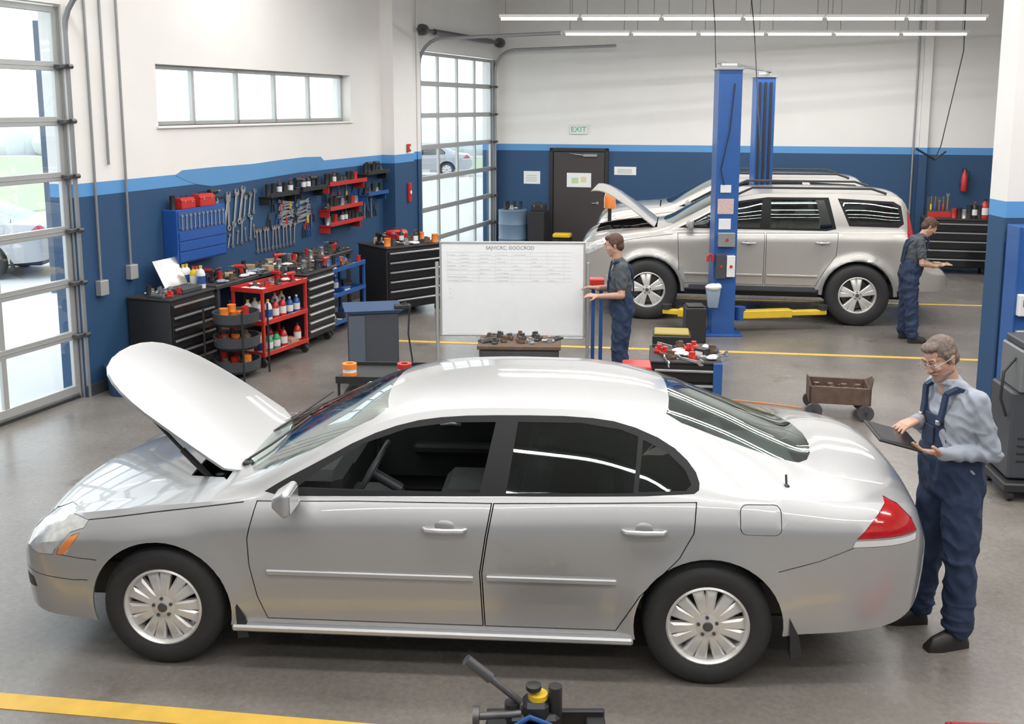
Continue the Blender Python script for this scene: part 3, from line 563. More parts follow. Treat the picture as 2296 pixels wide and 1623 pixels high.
def hand(g,w,d,n,ts,curl=.6):
    w=Vector(w);d=Vector(d).normalized();n=Vector(n);n=(n-d*n.dot(d)).normalized();sd=d.cross(n)*ts;n0=n.copy()
    g.caps(w-d*.03,.026,w+d*.015,.024)
    pts=[]
    for a in(-.030,.030):
        for q in ICO:pts.append(w+d*.085+sd*a+q*.012)
        for q in ICO:pts.append(w+d*.01+sd*a*.6+q*.016)
    g.hull(pts)
    for k,(a,L) in enumerate(((.031,.9),(.0105,1.0),(-.0105,.93),(-.031,.75))):
        p=w+d*.085+sd*a;dd=(d+sd*a*3).normalized();r=.0090;n=n0.copy()
        for j,l in enumerate((.040,.027,.020)):
            c=curl*(.5 if j==0 else .75);nd=(dd*math.cos(c)+n*math.sin(c)).normalized();n=(n*math.cos(c)-dd*math.sin(c)).normalized();dd=nd
            q=p+dd*l*L;g.caps(p,r,q,r*.92);p=q;r*=.92
    n=n0
    p=w+d*.02+sd*.025;t1=(d*.6+sd*.7+n*.35).normalized();q=p+t1*.045;g.caps(p,.014,q,.0115);t2=(d*.85+sd*.15+n*.5).normalized();g.caps(q,.0115,q+t2*.032,.0095)
def person(label,loc,rz,scale,J,hair,long_sleeve,glasses=False,top=TEE,stub=False,vox=.0055):
    r=E('person',label,'person',loc,rz);r.scale=(scale,)*3;k_=J.get('stock',0)
    hp=Vector(J['head']);HM=Matrix.Translation(hp)@Matrix.Rotation(rad(-J['pitch']),4,'Y')@Matrix.Rotation(rad(J.get('yaw',0)),4,'Z')
    pel=Vector(J['pel']);ch=Vector(J['chest']);nk=Vector(J['neck'])
    def torso(g,e):
        e+=k_;wa=pel.lerp(ch,.45)
        g.hull([pel+Vector((0,y,0))+q*(.112+e) for y in(-.055,.055) for q in ICO]+[wa+Vector((-.015,y,0))+q*(.112+e) for y in(-.05,.05) for q in ICO])
        g.hull([wa+Vector((-.015,y,0))+q*(.11+e) for y in(-.05,.05) for q in ICO]+[ch+Vector((0,y,0))+q*(.113+e) for y in(-.075,.075) for q in ICO])
        g.hull([ch+Vector((0,y,0))+q*(.110+e) for y in(-.075,.075) for q in ICO]+[Vector(J[k])*.9+Vector((ch.x,0,J[k][2]))*.1+q*(.058+e*.7) for k in('shL','shR') for q in ICO])
        g.hull([Vector(J[k])*.8+Vector((nk.x,0,J[k][2]))*.2+Vector((0,0,-.01))+q*(.05+e*.7) for k in('shL','shR') for q in ICO]+[nk+q*(.054+e*.5) for q in ICO])
    g=G();torso(g,-.014)
    g.caps(nk-Vector((0,0,.02)),.060,hp+Vector((.02,0,-.03)),.056)
    for s in'LR':
        g.caps(J['hip'+s],.085,J['knee'+s],.055);g.caps(J['knee'+s],.052,J['ank'+s],.036)
        g.caps(J['sh'+s],.048,J['el'+s],.038);g.caps(J['el'+s],.040,J['wr'+s],.026)
        hand(g,J['wr'+s],J['hd'+s],J['hn'+s],J['ht'+s],J.get('curl',.5))
    g.x=HM
    g.ball((.012,0,.035),(.094,.074,.088));g.hull([Vector((-.035,y,-.01))+q*.045 for y in(-.018,.018) for q in ICO]+[Vector((-.066,y,-.088))+q*.018 for y in(-.012,.012) for q in ICO]+[Vector((-.002,y,-.058))+q*.021 for y in(-.043,.043) for q in ICO])
    g.hull([Vector((-.086,0,.026))+q*.007 for q in ICO]+[Vector((-.110,0,-.016))+q*.0105 for q in ICO]+[Vector((-.088,y,-.022))+q*.006 for y in(-.012,.012) for q in ICO])
    for y in(-1,1):
        g.ball((-.097,y*.012,-.022),(.010,.008,.007));g.ball((-.077,y*.026,.036),(.014,.024,.008));g.ball((-.066,y*.038,-.016),(.020,.017,.016))
        g.hull([Vector((.004,y*.074,.018))+q*.010 for q in ICO]+[Vector((.022,y*.082,.016))+q*.007 for q in ICO]+[Vector((.006,y*.073,-.026))+q*.008 for q in ICO])
        g.ball((-.075,y*.030,.021),(.013,.015,.006));g.ball((-.074,y*.030,.001),(.012,.015,.005))
    g.ball((-.087,0,-.046),(.010,.023,.006));g.ball((-.085,0,-.057),(.010,.019,.007));g.x=Matrix()
    organic(g,'body',SKIN,r,vox,2)
    g=G();g.x=HM
    if stub:
        g.ball((.020,0,.045),(.094,.080,.085));g.ball((.048,0,-.008),(.055,.070,.062));g.ball((-.035,0,.095),(.042,.058,.026))
        for y in(-1,1):g.hull([Vector((-.012,y*.068,.04))+q*.016 for q in ICO]+[Vector((-.010,y*.067,-.005))+q*.010 for q in ICO]+[Vector((.03,y*.068,.03))+q*.018 for q in ICO])
        organic(g,'hair',hair,r,.004,2,.003,38)
        g=G();g.x=HM;g.hull([Vector((-.068,y,-.088))+q*.0205 for y in(-.013,.013) for q in ICO]+[Vector((-.003,y,-.058))+q*.0235 for y in(-.044,.044) for q in ICO]+[Vector((-.05,y,-.060))+q*.020 for y in(-.030,.030) for q in ICO]);
        g.hull([Vector((-.097,y,-.036))+q*.006 for y in(-.008,.008) for q in ICO]+[Vector((-.082,y,-.046))+q*.006 for y in(-.03,.03) for q in ICO])
        organic(g,'beard_stubble',STUB,r,.0035,2,.0015,60)
    else:
        g.ball((.022,0,.049),(.094,.082,.085));g.ball((.05,0,-.01),(.055,.07,.065));g.ball((-.04,0,.10),(.04,.05,.025))
        for y in(-1,1):g.hull([Vector((-.012,y*.067,.04))+q*.016 for q in ICO]+[Vector((-.008,y*.068,.0))+q*.008 for q in ICO]+[Vector((.03,y*.068,.03))+q*.018 for q in ICO])
        organic(g,'hair',hair,r,.005,2,.004,38)
    for y in(-1,1):
        g=G();g.x=HM;g.ball((-.076,y*.030,.011),(.011,.013,.007));g.ball((-.086,y*.030,.010),(.003,.005,.005),mi=1);P(r,'eye',g,[EYEW,EYED])
        g=G();g.x=HM;g.tube([(-.090,y*.012,.041),(-.090,y*.028,.047),(-.078,y*.045,.042)],.0045,6);P(r,'eyebrow',g,hair)
    if glasses:
        g=G();g.x=HM
        for y in(-1,1):
            g.tube([(-.108+.06*max(0,abs(.034+.027*math.cos(a))-.04),y*(.034+.027*math.cos(a)),.010+.019*math.sin(a)) for a in[2*math.pi*i/16 for i in range(16)]],.0015,6,closed=True);g.tube([(-.106,y*.060,.014),(-.04,y*.080,.014),(.01,y*.084,.012)],.0022,6)
        g.tube([(-.108,-.008,.012),(-.113,0,.014),(-.108,.008,.012)],.002,6);P(r,'safety_glasses',g,GREY)
    g=G();torso(g,.006)
    for s in'LR':
        a=Vector(J['sh'+s]);e=Vector(J['el'+s]);w=Vector(J['wr'+s])
        if long_sleeve:
            g.caps(a,.060,e,.050);g.caps(e,.050,e.lerp(w,.80),.038);g.caps(e.lerp(w,.83),.039,e.lerp(w,.95),.036)
            for t in(.3,.55,.8,1.0):
                c=a.lerp(e,t);g.ball(c+Vector((R.uniform(-.01,.01),0,0)),(.057-.004*t,.057-.004*t,.016+.010*R.random()))
            for t in(.2,.45,.68):
                c=e.lerp(w,t);g.ball(c,(.018,.050-.013*t,.051-.012*t))
        else:
            g.caps(a,.062,a.lerp(e,.66),.057)
    if long_sleeve:
        g.hull([nk+Vector((-.025,0,.012))+Vector((.068*math.cos(t),.072*math.sin(t),.0)) for t in[i*.5 for i in range(13)]]+[nk+Vector((-.022,0,.040))+Vector((.062*math.cos(t),.066*math.sin(t),.0)) for t in[i*.5 for i in range(13)]])
    organic(g,'shirt',top,r,.006,2,.011,14)
    g=G();wa=pel.lerp(ch,.35)
    g.hull([pel+Vector((0,y,-.02))+q*(.134+k_) for y in(-.055,.055) for q in ICO]+[wa+Vector((-.015,y,0))+q*(.130+k_) for y in(-.055,.055) for q in ICO])
    for s in'LR':
        g.caps(J['hip'+s],.108+k_*.5,J['knee'+s],.086);a=Vector(J['ank'+s]);kn=Vector(J['knee'+s]);g.caps(kn,.086,a+Vector((0,0,.03)),.076)
        for t,q in((.55,.086),(.75,.084),(.9,.086)):g.ball(kn.lerp(a,t)+Vector((R.uniform(-.006,.006),0,0)),(q,q,.022))
        g.ball(kn+Vector((-.01,0,.03)),(.09,.088,.03))
    organic(g,'overalls',NAVY,r,.007,2,.015,10,zf=.8)
    F=lambda t:wa.lerp(ch,t)+Vector((-.142-k_+.012*t,0,0))
    g=G();pts=[]
    for i in range(6):
        q=F(i/5*1.12)
        for y in(-.14,-.075,0,.075,.14):
            yy=y*(1-.24*i/5);pts.append((q.x-.010+2.4*yy*yy,yy,q.z))
    n=30;g.add(pts+[(p[0]+.030,p[1],p[2]) for p in pts],[(i*5+k,i*5+k+1,i*5+k+6,i*5+k+5) for i in range(5) for k in range(4)]+[(n+i*5+k,n+i*5+k+5,n+i*5+k+6,n+i*5+k+1) for i in range(5) for k in range(4)]+[(k+1,k,n+k,n+k+1) for k in range(4)]+[(25+k,26+k,n+26+k,n+25+k) for k in range(4)]+[(i*5,i*5+5,n+i*5+5,n+i*5) for i in range(5)]+[(i*5+9,i*5+4,n+i*5+4,n+i*5+9) for i in range(5)])
    bib=P(r,'bib',g,NAVY)
    g=G();q=F(.62);g.box(q.x-.017,q.x-.006,-.055,.055,q.z-.05,q.z+.05,.003);P(bib,'chest_pocket',g,NAVY)
    c=F(1.10)
    for y in(-1,1):
        g=G();pts=[c+Vector((-.002,y*.086,-.02)),c+Vector((.010,y*.092,.05)),Vector((nk.x-.072-k_,y*.102,nk.z-.030)),Vector((nk.x-.02,y*.108,nk.z+.002)),Vector((nk.x+.045,y*.108,nk.z-.015)),Vector((ch.x+.10+k_,y*.09,nk.z-.07)),Vector((ch.x+.132+k_,y*.06,ch.z+.02)),Vector((wa.x+.128+k_,y*.04,wa.z+.02))]
        for i in range(len(pts)-1):
            a,b2=pts[i],pts[i+1];dv=(b2-a).normalized();nrm=dv.cross(Vector((0,1,0))).normalized()
            g.hull([p+Vector((0,q*.019,0))+nrm*o for p in(a,b2) for q in(-1,1) for o in(-.009,.009)])
        st=P(r,'strap',g,NAVY)
        g=G();g.box(c.x-.020,c.x-.002,y*.086-.014,y*.086+.014,c.z-.035,c.z-.010,.003);P(st,'buckle',g,STEEL)
    for s in'LR':
        a=Vector(J['ank'+s]);f=Vector(J.get('ft'+s,(-1,0,0)));sd=Vector((-f.y,f.x,0));g=G();z=a.z
        g.caps(a+Vector((0,0,.04)),.047,a-Vector((0,0,.03)),.045)
        g.hull([a-f*.05+sd*y+Vector((0,0,-z+h)) for y in(-.036,.036) for h in(.0,.03)]+[a+f*.20+sd*y+Vector((0,0,-z+h)) for y in(-.028,.028) for h in(0,.02)]+[a+f*.13+sd*y+Vector((0,0,-z+h)) for y in(-.046,.046) for h in(0,.035)]+[a+q*.047+Vector((0,0,-.01)) for q in ICO]+[a+f*.15+Vector((0,0,-z+.052))+q*.026 for q in ICO])
        P(r,'boot',g,BOOT,ang=50)
    return r
J1=dict(pel=(.03,0,.96),chest=(.02,0,1.30),neck=(-.02,0,1.49),head=(-.085,0,1.635),pitch=28,yaw=14,stock=.010,
 hipL=(.03,-.09,.90),kneeL=(.04,-.12,.49),ankL=(.05,-.13,.09),hipR=(.02,.09,.90),kneeR=(-.01,.13,.49),ankR=(-.03,.16,.09),ftL=(-1,-.1,0),ftR=(-1,.1,0),
 shL=(.04,-.175,1.43),elL=(.115,-.215,1.155),wrL=(-.15,-.17,1.155),hdL=(-1,.15,.14),hnL=(.2,.2,1),htL=-1,
 shR=(.01,.175,1.43),elR=(.0,.24,1.17),wrR=(-.18,.05,1.275),hdR=(-1,-.25,-.22),hnR=(-.2,0,-1),htR=-1,curl=.42)
MX=2.44
person('person in grey-blue shirt and navy bib overalls holding a tablet',(MX,5.50,0),8,1.0,J1,HAIRG,True,True,SHIRT,True,.004)
tb=E('tablet','black tablet in a dark case held in hands','tablet',(MX-.355,5.50-.11,1.225),8);tb.rotation_euler=(rad(12),rad(17),rad(8))
g=G();g.box(-.14,.13,-.11,.11,-.008,.008,.005);P(tb,'case',g,BLACK)
g=G();g.box(-.125,.115,-.095,.095,.0081,.0095);P(tb,'screen',g,BLACKG)
J2=dict(pel=(.04,0,.95),chest=(.02,0,1.28),neck=(-.01,0,1.47),head=(-.055,0,1.63),pitch=15,
 hipL=(.04,-.09,.89),kneeL=(.02,-.11,.48),ankL=(.04,-.12,.09),hipR=(.04,.09,.89),kneeR=(.03,.11,.48),ankR=(.05,.12,.09),
 shL=(.03,-.18,1.41),elL=(.03,-.25,1.13),wrL=(-.22,-.16,1.10),hdL=(-1,.1,.1),hnL=(0,.3,-1),htL=1,
 shR=(.02,.18,1.41),elR=(.0,.25,1.13),wrR=(-.25,.14,1.14),hdR=(-1,0,.1),hnR=(0,0,-1),htR=-1)
person('person in charcoal t-shirt and navy overalls reaching toward the whiteboard',(1.12,10.6,0),-6,.965,J2,HAIRB,False)
J3=dict(pel=(.05,0,.95),chest=(-.01,0,1.27),neck=(-.08,0,1.44),head=(-.17,0,1.565),pitch=38,
 hipL=(.05,-.09,.89),kneeL=(.05,-.11,.48),ankL=(.06,-.12,.09),hipR=(.05,.09,.89),kneeR=(.03,.12,.48),ankR=(.0,.15,.09),
 shL=(-.03,-.18,1.38),elL=(-.03,-.23,1.10),wrL=(-.27,-.12,1.02),hdL=(-1,.1,.0),hnL=(0,.1,1),htL=-1,
 shR=(-.03,.18,1.38),elR=(-.05,.24,1.10),wrR=(-.25,.12,1.05),hdR=(-1,-.1,.1),hnR=(0,-.1,1),htR=1)
person('person in charcoal t-shirt and navy overalls bending over a clipboard',(5.17,13.05,0),172,.95,J3,HAIRB,False)
g=G();g.box(-.14,.12,-.1,.1,0,.012,.004);g.box(-.1,.0,-.05,.05,.012,.03,.005);T('clipboard','small brown clipboard held in both hands','clipboard',g,TAN,(5.52,13.05,1.0),-8)
# ---------------------------------------------------------------- lift
def post(loc,rz,lab,h=3.47):
    r=E('lift_post',lab,'car lift',loc,rz)
    g=G();g.prism([(-.15,-.16),(.15,-.16),(.15,.16),(.08,.16),(.08,.12),(.11,.12),(.11,-.12),(-.11,-.12),(-.11,.12),(-.08,.12),(-.08,.16),(-.15,.16)],'z',.02,h);P(r,'column',g,LIFTB)
    g=G();g.box(-.25,.25,-.24,.24,0,.025,.004)
    for a in(-.2,.2):
        for b in(-.19,.19):g.cyl((a,b,.02),(a,b,.05),.018,n=6)
    P(r,'base_plate',g,LIFTB)
    g=G();g.box(-.10,.10,-.1,.12,.3,1.1,.01);P(r,'carriage',g,LIFTB)
    g=G();g.box(-.17,.17,-.18,.18,h,h+.03,.005);g.cyl((-.1,0,h+.05),(.1,0,h+.05),.05);P(r,'top_plate',g,GREY)
    return r
PX,PY=2.80,13.5
p1=post((PX,PY,0),0,'blue two-post lift column with white control boxes')
for x0,x1,z0,z1,m,n in((-.10,.06,1.42,1.56,LBL,'label_plate'),(-.12,.09,1.62,1.82,mat('printed_notice',(.55,.42,.40),.6,var=.6,scale=60),'notice'),(-.11,.11,1.2,1.38,GREY,'switch_box'),(-.13,.0,.78,1.1,DARKG,'control_box'),(.01,.12,.80,1.08,LBL,'switch_box'),(-.09,.05,1.9,2.0,LBL,'label_plate')):
    g=G();g.box(x0,x1,-.24 if 'box' in n else -.168,-.16,z0,z1,.004);
    if 'box' in n:g.cyl(((x0+x1)/2,-.25,(z0+z1)/2),((x0+x1)/2,-.24,(z0+z1)/2),.02,mi=1)
    P(p1,n,g,[m,RED])
g=G();g.tube([(.05,-.19,3.3),(.0,-.2,2.7),(-.1,-.2,2.2),(-.05,-.2,2.0)],.008);P(p1,'hose',g,BLACK)
p2=post((4.10,16.95,0),0,'blue two-post lift column standing behind the vehicle')
for k in range(3):
    g=G();g.box(-.12+k*.09,-.085+k*.09,-.19,-.16,.3,3.4,.005);P(p2,'cable_guide',g,BLACK)
g=G();g.hull([(2.66,13.5,3.56),(2.66,13.62,3.56),(4.2,17.0,3.56),(4.2,16.88,3.56),(2.66,13.5,3.60),(2.66,13.62,3.60),(4.2,17.0,3.60),(4.2,16.88,3.60)])
T('lift_crossbar','grey steel overhead bar joining the lift columns','lift crossbar',g,GREY,(0,0,0))
def arm(x,y,rz,L):
    g=G();g.box(0,L*.6,-.07,.07,0,.11,.01);r=P(p1,'lift_arm',g,YEL,(x,y,.18),(0,0,rad(rz)),label='yellow steel swing arm')
    g=G();g.box(L*.5,L,-.05,.05,.02,.09,.01);P(r,'inner_tube',g,YEL)
    g=G();g.cyl((L-.05,0,.09),(L-.05,0,.15),.07);P(r,'lift_pad',g,RUB)
    g=G();g.cyl((.03,0,-.02),(.03,0,.16),.075);P(r,'pivot',g,LIFTB)
arm(.25,.1,8,1.25);arm(-.22,.12,155,.55)
# ---------------------------------------------------------------- cabinets and carts
def cabinet(lab,loc,rz,w,d,h,nd,bm=BLACK,dm=BLACKG,cols=1,cast=True,name='tool_cabinet'):
    r=E(name,lab,'tool cabinet',loc,rz);b=.12 if cast else .03
    g=G();g.box(-w/2,w/2,0,d,b,h,.008);P(r,'body',g,bm)
    g=G();g.box(-w/2-.01,w/2+.01,-.02,d+.01,h,h+.025,.006);P(r,'top',g,RUB)
    cw=(w-.04)/cols
    for c in range(cols):
        hs=(h-b-.05)/nd
        for k in range(nd):
            x0=-w/2+.02+c*cw+.005;z0=b+.02+k*hs
            g=G();g.box(x0,x0+cw-.01,-.02,0,z0,z0+hs-.012,.004);dr=P(r,'drawer',g,dm)
            g=G();g.box(x0+.02,x0+cw-.03,-.038,-.02,z0+hs-.045,z0+hs-.022,.004);P(dr,'handle',g,STEEL)
    if cast:
        for x in(-w/2+.07,w/2-.07):
            for y in(.07,d-.07):
                g=G();g.cyl((x-.02,y,.05),(x+.02,y,.05),.05);g.box(x-.03,x+.03,y-.03,y+.03,.06,.125,.004);P(r,'caster',g,RUB)
    return r
def Wp(o,x,y,z):
    a=o.rotation_euler[2];c,s=math.cos(a),math.sin(a);return (o.location[0]+x*c-y*s,o.location[1]+x*s+y*c,o.location[2]+z)
cab1=cabinet('black tool cabinet with silver drawer pulls below an open case',LP(1.06,.58),AL,.80,.55,.93,6)
cab2=cabinet('black tool cabinet with silver drawer pulls beside a red cart',LP(2.97,1.08),AL,.70,.44,.93,7)
chest=cabinet('large black tool chest with cluttered top beside the glazed door',LP(5.12,1.42),40,1.0,.75,1.0,6)
def shelfcart(lab,loc,rz,w,d,h,m,lv):
    r=E('shelf_cart',lab,'cart',loc,rz)
    for x in(-w/2,w/2-.035):
        for y in(0,d-.035):
            g=G();g.box(x,x+.035,y,y+.035,.12,h,.004);P(r,'post',g,m)
    for z in lv:
        g=G();g.box(-w/2,w/2,0,d,z,z+.012);g.box(-w/2,w/2,-.006,.004,z,z+.055,.002);g.box(-w/2,w/2,d-.004,d+.006,z,z+.055,.002);g.box(-w/2-.004,-w/2+.004,0,d,z,z+.055,.002);g.box(w/2-.004,w/2+.004,0,d,z,z+.055,.002);P(r,'shelf',g,m)
    for x in(-w/2+.03,w/2-.03):
        for y in(.04,d-.04):
            g=G();g.cyl((x-.016,y,.05),(x+.016,y,.05),.05);g.box(x-.025,x+.025,y-.02,y+.02,.06,.125,.003);P(r,'caster',g,RUB)
    return r
redc=shelfcart('red steel shelf cart filled with bottles and cans',LP(2.10,1.12),AL-4,.88,.45,.93,RED,(.13,.5,.88))
bluec=shelfcart('blue steel shelf unit with boxes and parts',LP(3.86,1.0),AL,1.0,.42,.90,BLUE,(.13,.5,.84))
r=E('workbench','long dark workbench with cluttered top along the blue wall','workbench',LP(3.35,.52),AL)
g=G();g.box(-1.75,1.55,0,.5,.90,.95,.006);P(r,'top',g,DSTEEL)
for x in(-1.7,-.6,.5,1.48):
    for y in(.03,.43):
        g=G();g.box(x,x+.05,y,y+.05,0,.90,.004);P(r,'leg',g,DARKG)
g=G();g.box(-1.7,1.5,.04,.46,.3,.33,.004);P(r,'shelf',g,DARKG)
bench=r
def bottle(m,capm,h=.24,r=.045,lab='plastic fluid bottle',name='bottle'):
    o=E(name,lab,'bottle',(0,0,0));g=G();g.lathe([(.001,0),(r,.002),(r*1.02,h*.1),(r,h*.62),(r*.75,h*.78),(r*.32,h*.86),(r*.3,h*.92)],14);P(o,'body',g,m);g=G();g.lathe([(r*.36,h*.9),(r*.38,h),(.001,h)],12);P(o,'cap',g,capm)
    g=G();g.lathe([(r*1.04,h*.2),(r*1.04,h*.55),(r*1.0,h*.55),(r*1.0,h*.2)],14,closed=True);P(o,'sticker',g,LBL if m is not LBL else BLUE);return o
def can(m,h=.14,r=.04,lab='paint can',name='can'):
    g=G();g.lathe([(.001,0),(r,0),(r,h*.03),(r*.96,h*.06),(r*.96,h*.92),(r,h*.95),(r*.98,h),(r*.85,h),(r*.85,h*.93),(.001,h*.93)],16);return T(name,lab,'can',g,m,(0,0,0))
def tbox(m,w,d,h,lab,name='toolbox'):
    o=E(name,lab,'toolbox',(0,0,0));g=G();g.box(-w/2,w/2,-d/2,d/2,0,h*.62,.01);P(o,'body',g,m);g=G();g.hull([(sx*w/2,sy*d/2,h*.63) for sx in(-1,1) for sy in(-1,1)]+[(sx*w/2*.97,sy*d/2*.6,h*.9) for sx in(-1,1) for sy in(-1,1)]);P(o,'lid',g,m)
    g=G();g.tube([(-w*.22,0,h*.88),(-w*.2,0,h*1.05),(w*.2,0,h*1.05),(w*.22,0,h*.88)],.008);P(o,'handle',g,BLACK)
    for a in(-.3,.22):
        g=G();g.box(w*a,w*(a+.08),-d/2-.006,-d/2,h*.5,h*.7,.002);P(o,'latch',g,STEEL)
    return o
def wrench(L,lab='chrome combination wrench hung on the wall'):
    g=G();k=L/.24;g.box(-.011*k,.011*k,-.004,.004,.03,L-.03,.002)
    g.prism([(x*k,L+z*k) for x,z in((-.012,-.035),(.012,-.035),(.026,-.012),(.022,.015),(.010,.02),(.011,-.002),(-.011,-.002),(-.010,.02),(-.022,.015),(-.026,-.012))],'y',-.006,.006)
    g.x=Matrix.Translation((0,0,.018));g.lathe([(.021*k,-.006),(.021*k,.006),(.011*k,.006),(.011*k,-.006)],14,'y',closed=True);g.x=Matrix()
    return T('wrench',lab,'wrench',g,STEEL,(0,0,0),group='wrenches hung on the wall')
def driver(m,c):
    o=E('screwdriver','screwdriver with %s handle and steel shaft'%c,'screwdriver',(0,0,0));g=G();g.lathe([(.001,0),(.016,.005),(.018,.04),(.016,.10),(.008,.115)],8);P(o,'handle',g,m);g=G();g.cyl((0,0,.11),(0,0,.26),.005,n=6);P(o,'shaft',g,STEEL);return o
def plier(m,c):
    o=E('pliers','steel pliers with %s rubber grips'%c,'pliers',(0,0,0));g=G();g.tube([(-.035,0,0),(-.032,0,.07),(-.008,0,.12)],.010,6);P(o,'grip',g,m);g=G();g.tube([(.035,0,0),(.032,0,.07),(.008,0,.12)],.010,6);P(o,'grip',g,m);g=G();g.cyl((0,-.008,.13),(0,.008,.13),.018,n=10);g.hull([(-.017,y,.135) for y in(-.007,.007)]+[(.017,y,.135) for y in(-.007,.007)]+[(0,y,.21) for y in(-.004,.004)]);P(o,'jaws',g,DSTEEL);return o
def part_blob(m,lab,name='machine_part'):
    g=G();g.cyl((0,0,0),(0,0,.05),.05);g.cyl((0,0,.05),(0,0,.09),.03);g.cyl((-.03,0,.03),(-.11,.02,.03),.018);g.box(-.04,.07,-.035,.035,0,.035,.006);g.cyl((.04,.02,.03),(.04,.02,.08),.012,n=8);return T(name,lab,'machine part',g,m,(0,0,0))
def drill(m,lab):
    o=E('power_drill',lab,'drill',(0,0,0));g=G();g.cyl((-.09,0,.15),(.06,0,.15),.032,n=12);g.hull([(-.06,y,.14) for y in(-.02,.02)]+[(-.01,y,.14) for y in(-.02,.02)]+[(-.07,y,.05) for y in(-.018,.018)]+[(-.03,y,.05) for y in(-.018,.018)]);P(o,'body',g,m);g=G();g.box(-.10,.0,-.035,.035,0,.05,.01);P(o,'battery',g,BLACK);g=G();g.cyl((.06,0,.15),(.11,0,.15),.018,.012,n=10);g.cyl((.11,0,.15),(.16,0,.15),.004,n=6);P(o,'chuck',g,STEEL);return o
def sbox(m,lab,w=.16,d=.12,h=.08):
    o=E('small_box',lab,'box',(0,0,0));g=G();g.box(-w/2,w/2,-d/2,d/2,0,h,.003);P(o,'body',g,m);g=G();g.box(-w*.35,w*.35,-d/2-.002,-d/2,h*.2,h*.7);P(o,'sticker',g,LBL);return o
def ragp(m,lab):
    g=G()
    for i in range(7):g.ball((R.uniform(-.06,.06),R.uniform(-.05,.05),.018+R.uniform(0,.012)),(R.uniform(.03,.06),R.uniform(.03,.05),.018),u=10,w=6)
    return T('shop_rag',lab,'rag',g,m,(0,0,0),ang=80)
def tray(m,lab):
    o=E('socket_tray',lab,'socket tray',(0,0,0));g=G();g.box(-.14,.14,-.07,.07,0,.012,.003);g.box(-.14,.14,-.07,-.062,0,.03);g.box(-.14,.14,.062,.07,0,.03);P(o,'tray',g,m)
    for i in range(8):
        g=G();g.cyl((-.11+.032*i,.0,.012),(-.11+.032*i,.0,.05),.012,n=10);P(o,'socket',g,STEEL)
    return o
PR=dict(bR=bottle(RED,BLACK,lab='red plastic oil bottle with black cap'),bW=bottle(LBL,YEL,.26,.05,lab='white plastic bottle with yellow cap'),bB=bottle(BLUE,LBL,.22,.042,lab='blue plastic fluid bottle with white cap'),bG=bottle(GRN,BLACK,.22,.045,lab='green plastic fluid bottle with black cap'),bY=bottle(YEL,RED,.24,.045,lab='yellow plastic oil bottle with red cap'),bK=bottle(BLACK,RED,.2,.035,lab='black spray bottle with red cap'),
 cR=can(RED,lab='small red metal can with rim'),cO=can(ORG,.12,.05,lab='small orange metal can with rim'),cS=can(STEEL,.13,.045,lab='small bare metal can with rim'),cK=can(BLACK,.16,.035,lab='small black metal can with rim'),
 tR=tbox(RED,.36,.2,.2,'red portable toolbox with black handle'),tK=tbox(BLACK,.36,.2,.2,'black portable toolbox with black handle'),
 w1=wrench(.30),w2=wrench(.18),w3=wrench(.44),dR=driver(RED,'red'),dY=driver(YEL,'yellow'),dB=driver(BLUE,'blue'),pR=plier(RED,'red'),pB=plier(BLUE,'blue'),pK=plier(BLACK,'black'),
 mK=part_blob(DSTEEL,'dark steel engine part with stub'),mS=part_blob(STEEL,'shiny steel engine part with stub'),mB=part_blob(BROWN,'rusty brown engine part with stub'),mR=part_blob(RED,'red pneumatic tool part with stub'),
 gK=drill(BLACK,'black cordless drill standing on battery'),gR=drill(RED,'red cordless drill standing on battery'),gY=drill(YEL,'yellow cordless drill standing on battery'),xT=sbox(TAN,'small brown cardboard parts box'),xB=sbox(BLUE,'small blue parts box with label',.18,.1,.07),xK=sbox(BLACK,'small black parts box with label',.14,.12,.1),
 rW=ragp(LBL,'crumpled white shop rag lying flat'),rB=ragp(PBLUE,'crumpled blue shop rag lying flat'),sK=tray(DARKG,'dark socket tray with chrome sockets'))
def put(k,loc,rz=0,group=None,label=None,rot=None,scale=None):
    n=dup(PR[k],loc,rz,label=label,rot=rot,scale=scale)
    if group:n['group']=group
    return n
for z,ks in((.512,['bW','bW','bR','bR','bB','bB']),(.142,['bW','bG','bG','bR','xT','bR'])):
    for i,k in enumerate(ks):
        put(k,Wp(redc,-.36+i*.142,.10,z),R.uniform(0,360),'fluid bottles on the red cart')
        put(R.choice(['bR','bK','cR','bW','bB']),Wp(redc,-.33+i*.13,.30,z),0,'fluid bottles on the red cart')
def clut(o,x0,x1,y0,y1,z,cnt,ks,grp,dist=.14,sc=None):
    pts=[]
    for i in range(cnt*30):
        a=(R.uniform(x0,x1),R.uniform(y0,y1))
        if all(math.hypot(a[0]-b[0],a[1]-b[1])>dist for b in pts):pts.append(a)
        if len(pts)>=cnt:break
    for a in pts:put(R.choice(ks),Wp(o,a[0],a[1],z),R.uniform(0,360),grp,scale=sc)
CK=['mK','mS','mB','mK','cK','cS','gK','xK','rW','sK','rB','gR','mK','xT','cR','mK']
clut(redc,-.38,.38,.06,.39,.893,14,['mK','mR','mB','mS','cK','gR','rW','mR'],'parts on top of the red cart',.11,.8)
clut(cab2,-.3,.3,.05,.38,.957,14,CK,'parts on the tool cabinet',.10,.75)
clut(bluec,-.44,.44,.06,.36,.853,14,CK+['gY'],'parts on the blue shelf unit',.12,.8)
for z in(.143,.513):clut(bluec,-.42,.42,.07,.34,z,8,['xB','cS','xB','rB','mS','bB','xK'],'parts on the blue shelf unit')
clut(chest,-.43,.43,.08,.50,1.027,24,['mK','mS','mB','mK','mB','cO','cK','gR','bK','xT','rW','gK'],'parts on the large tool chest',.115)
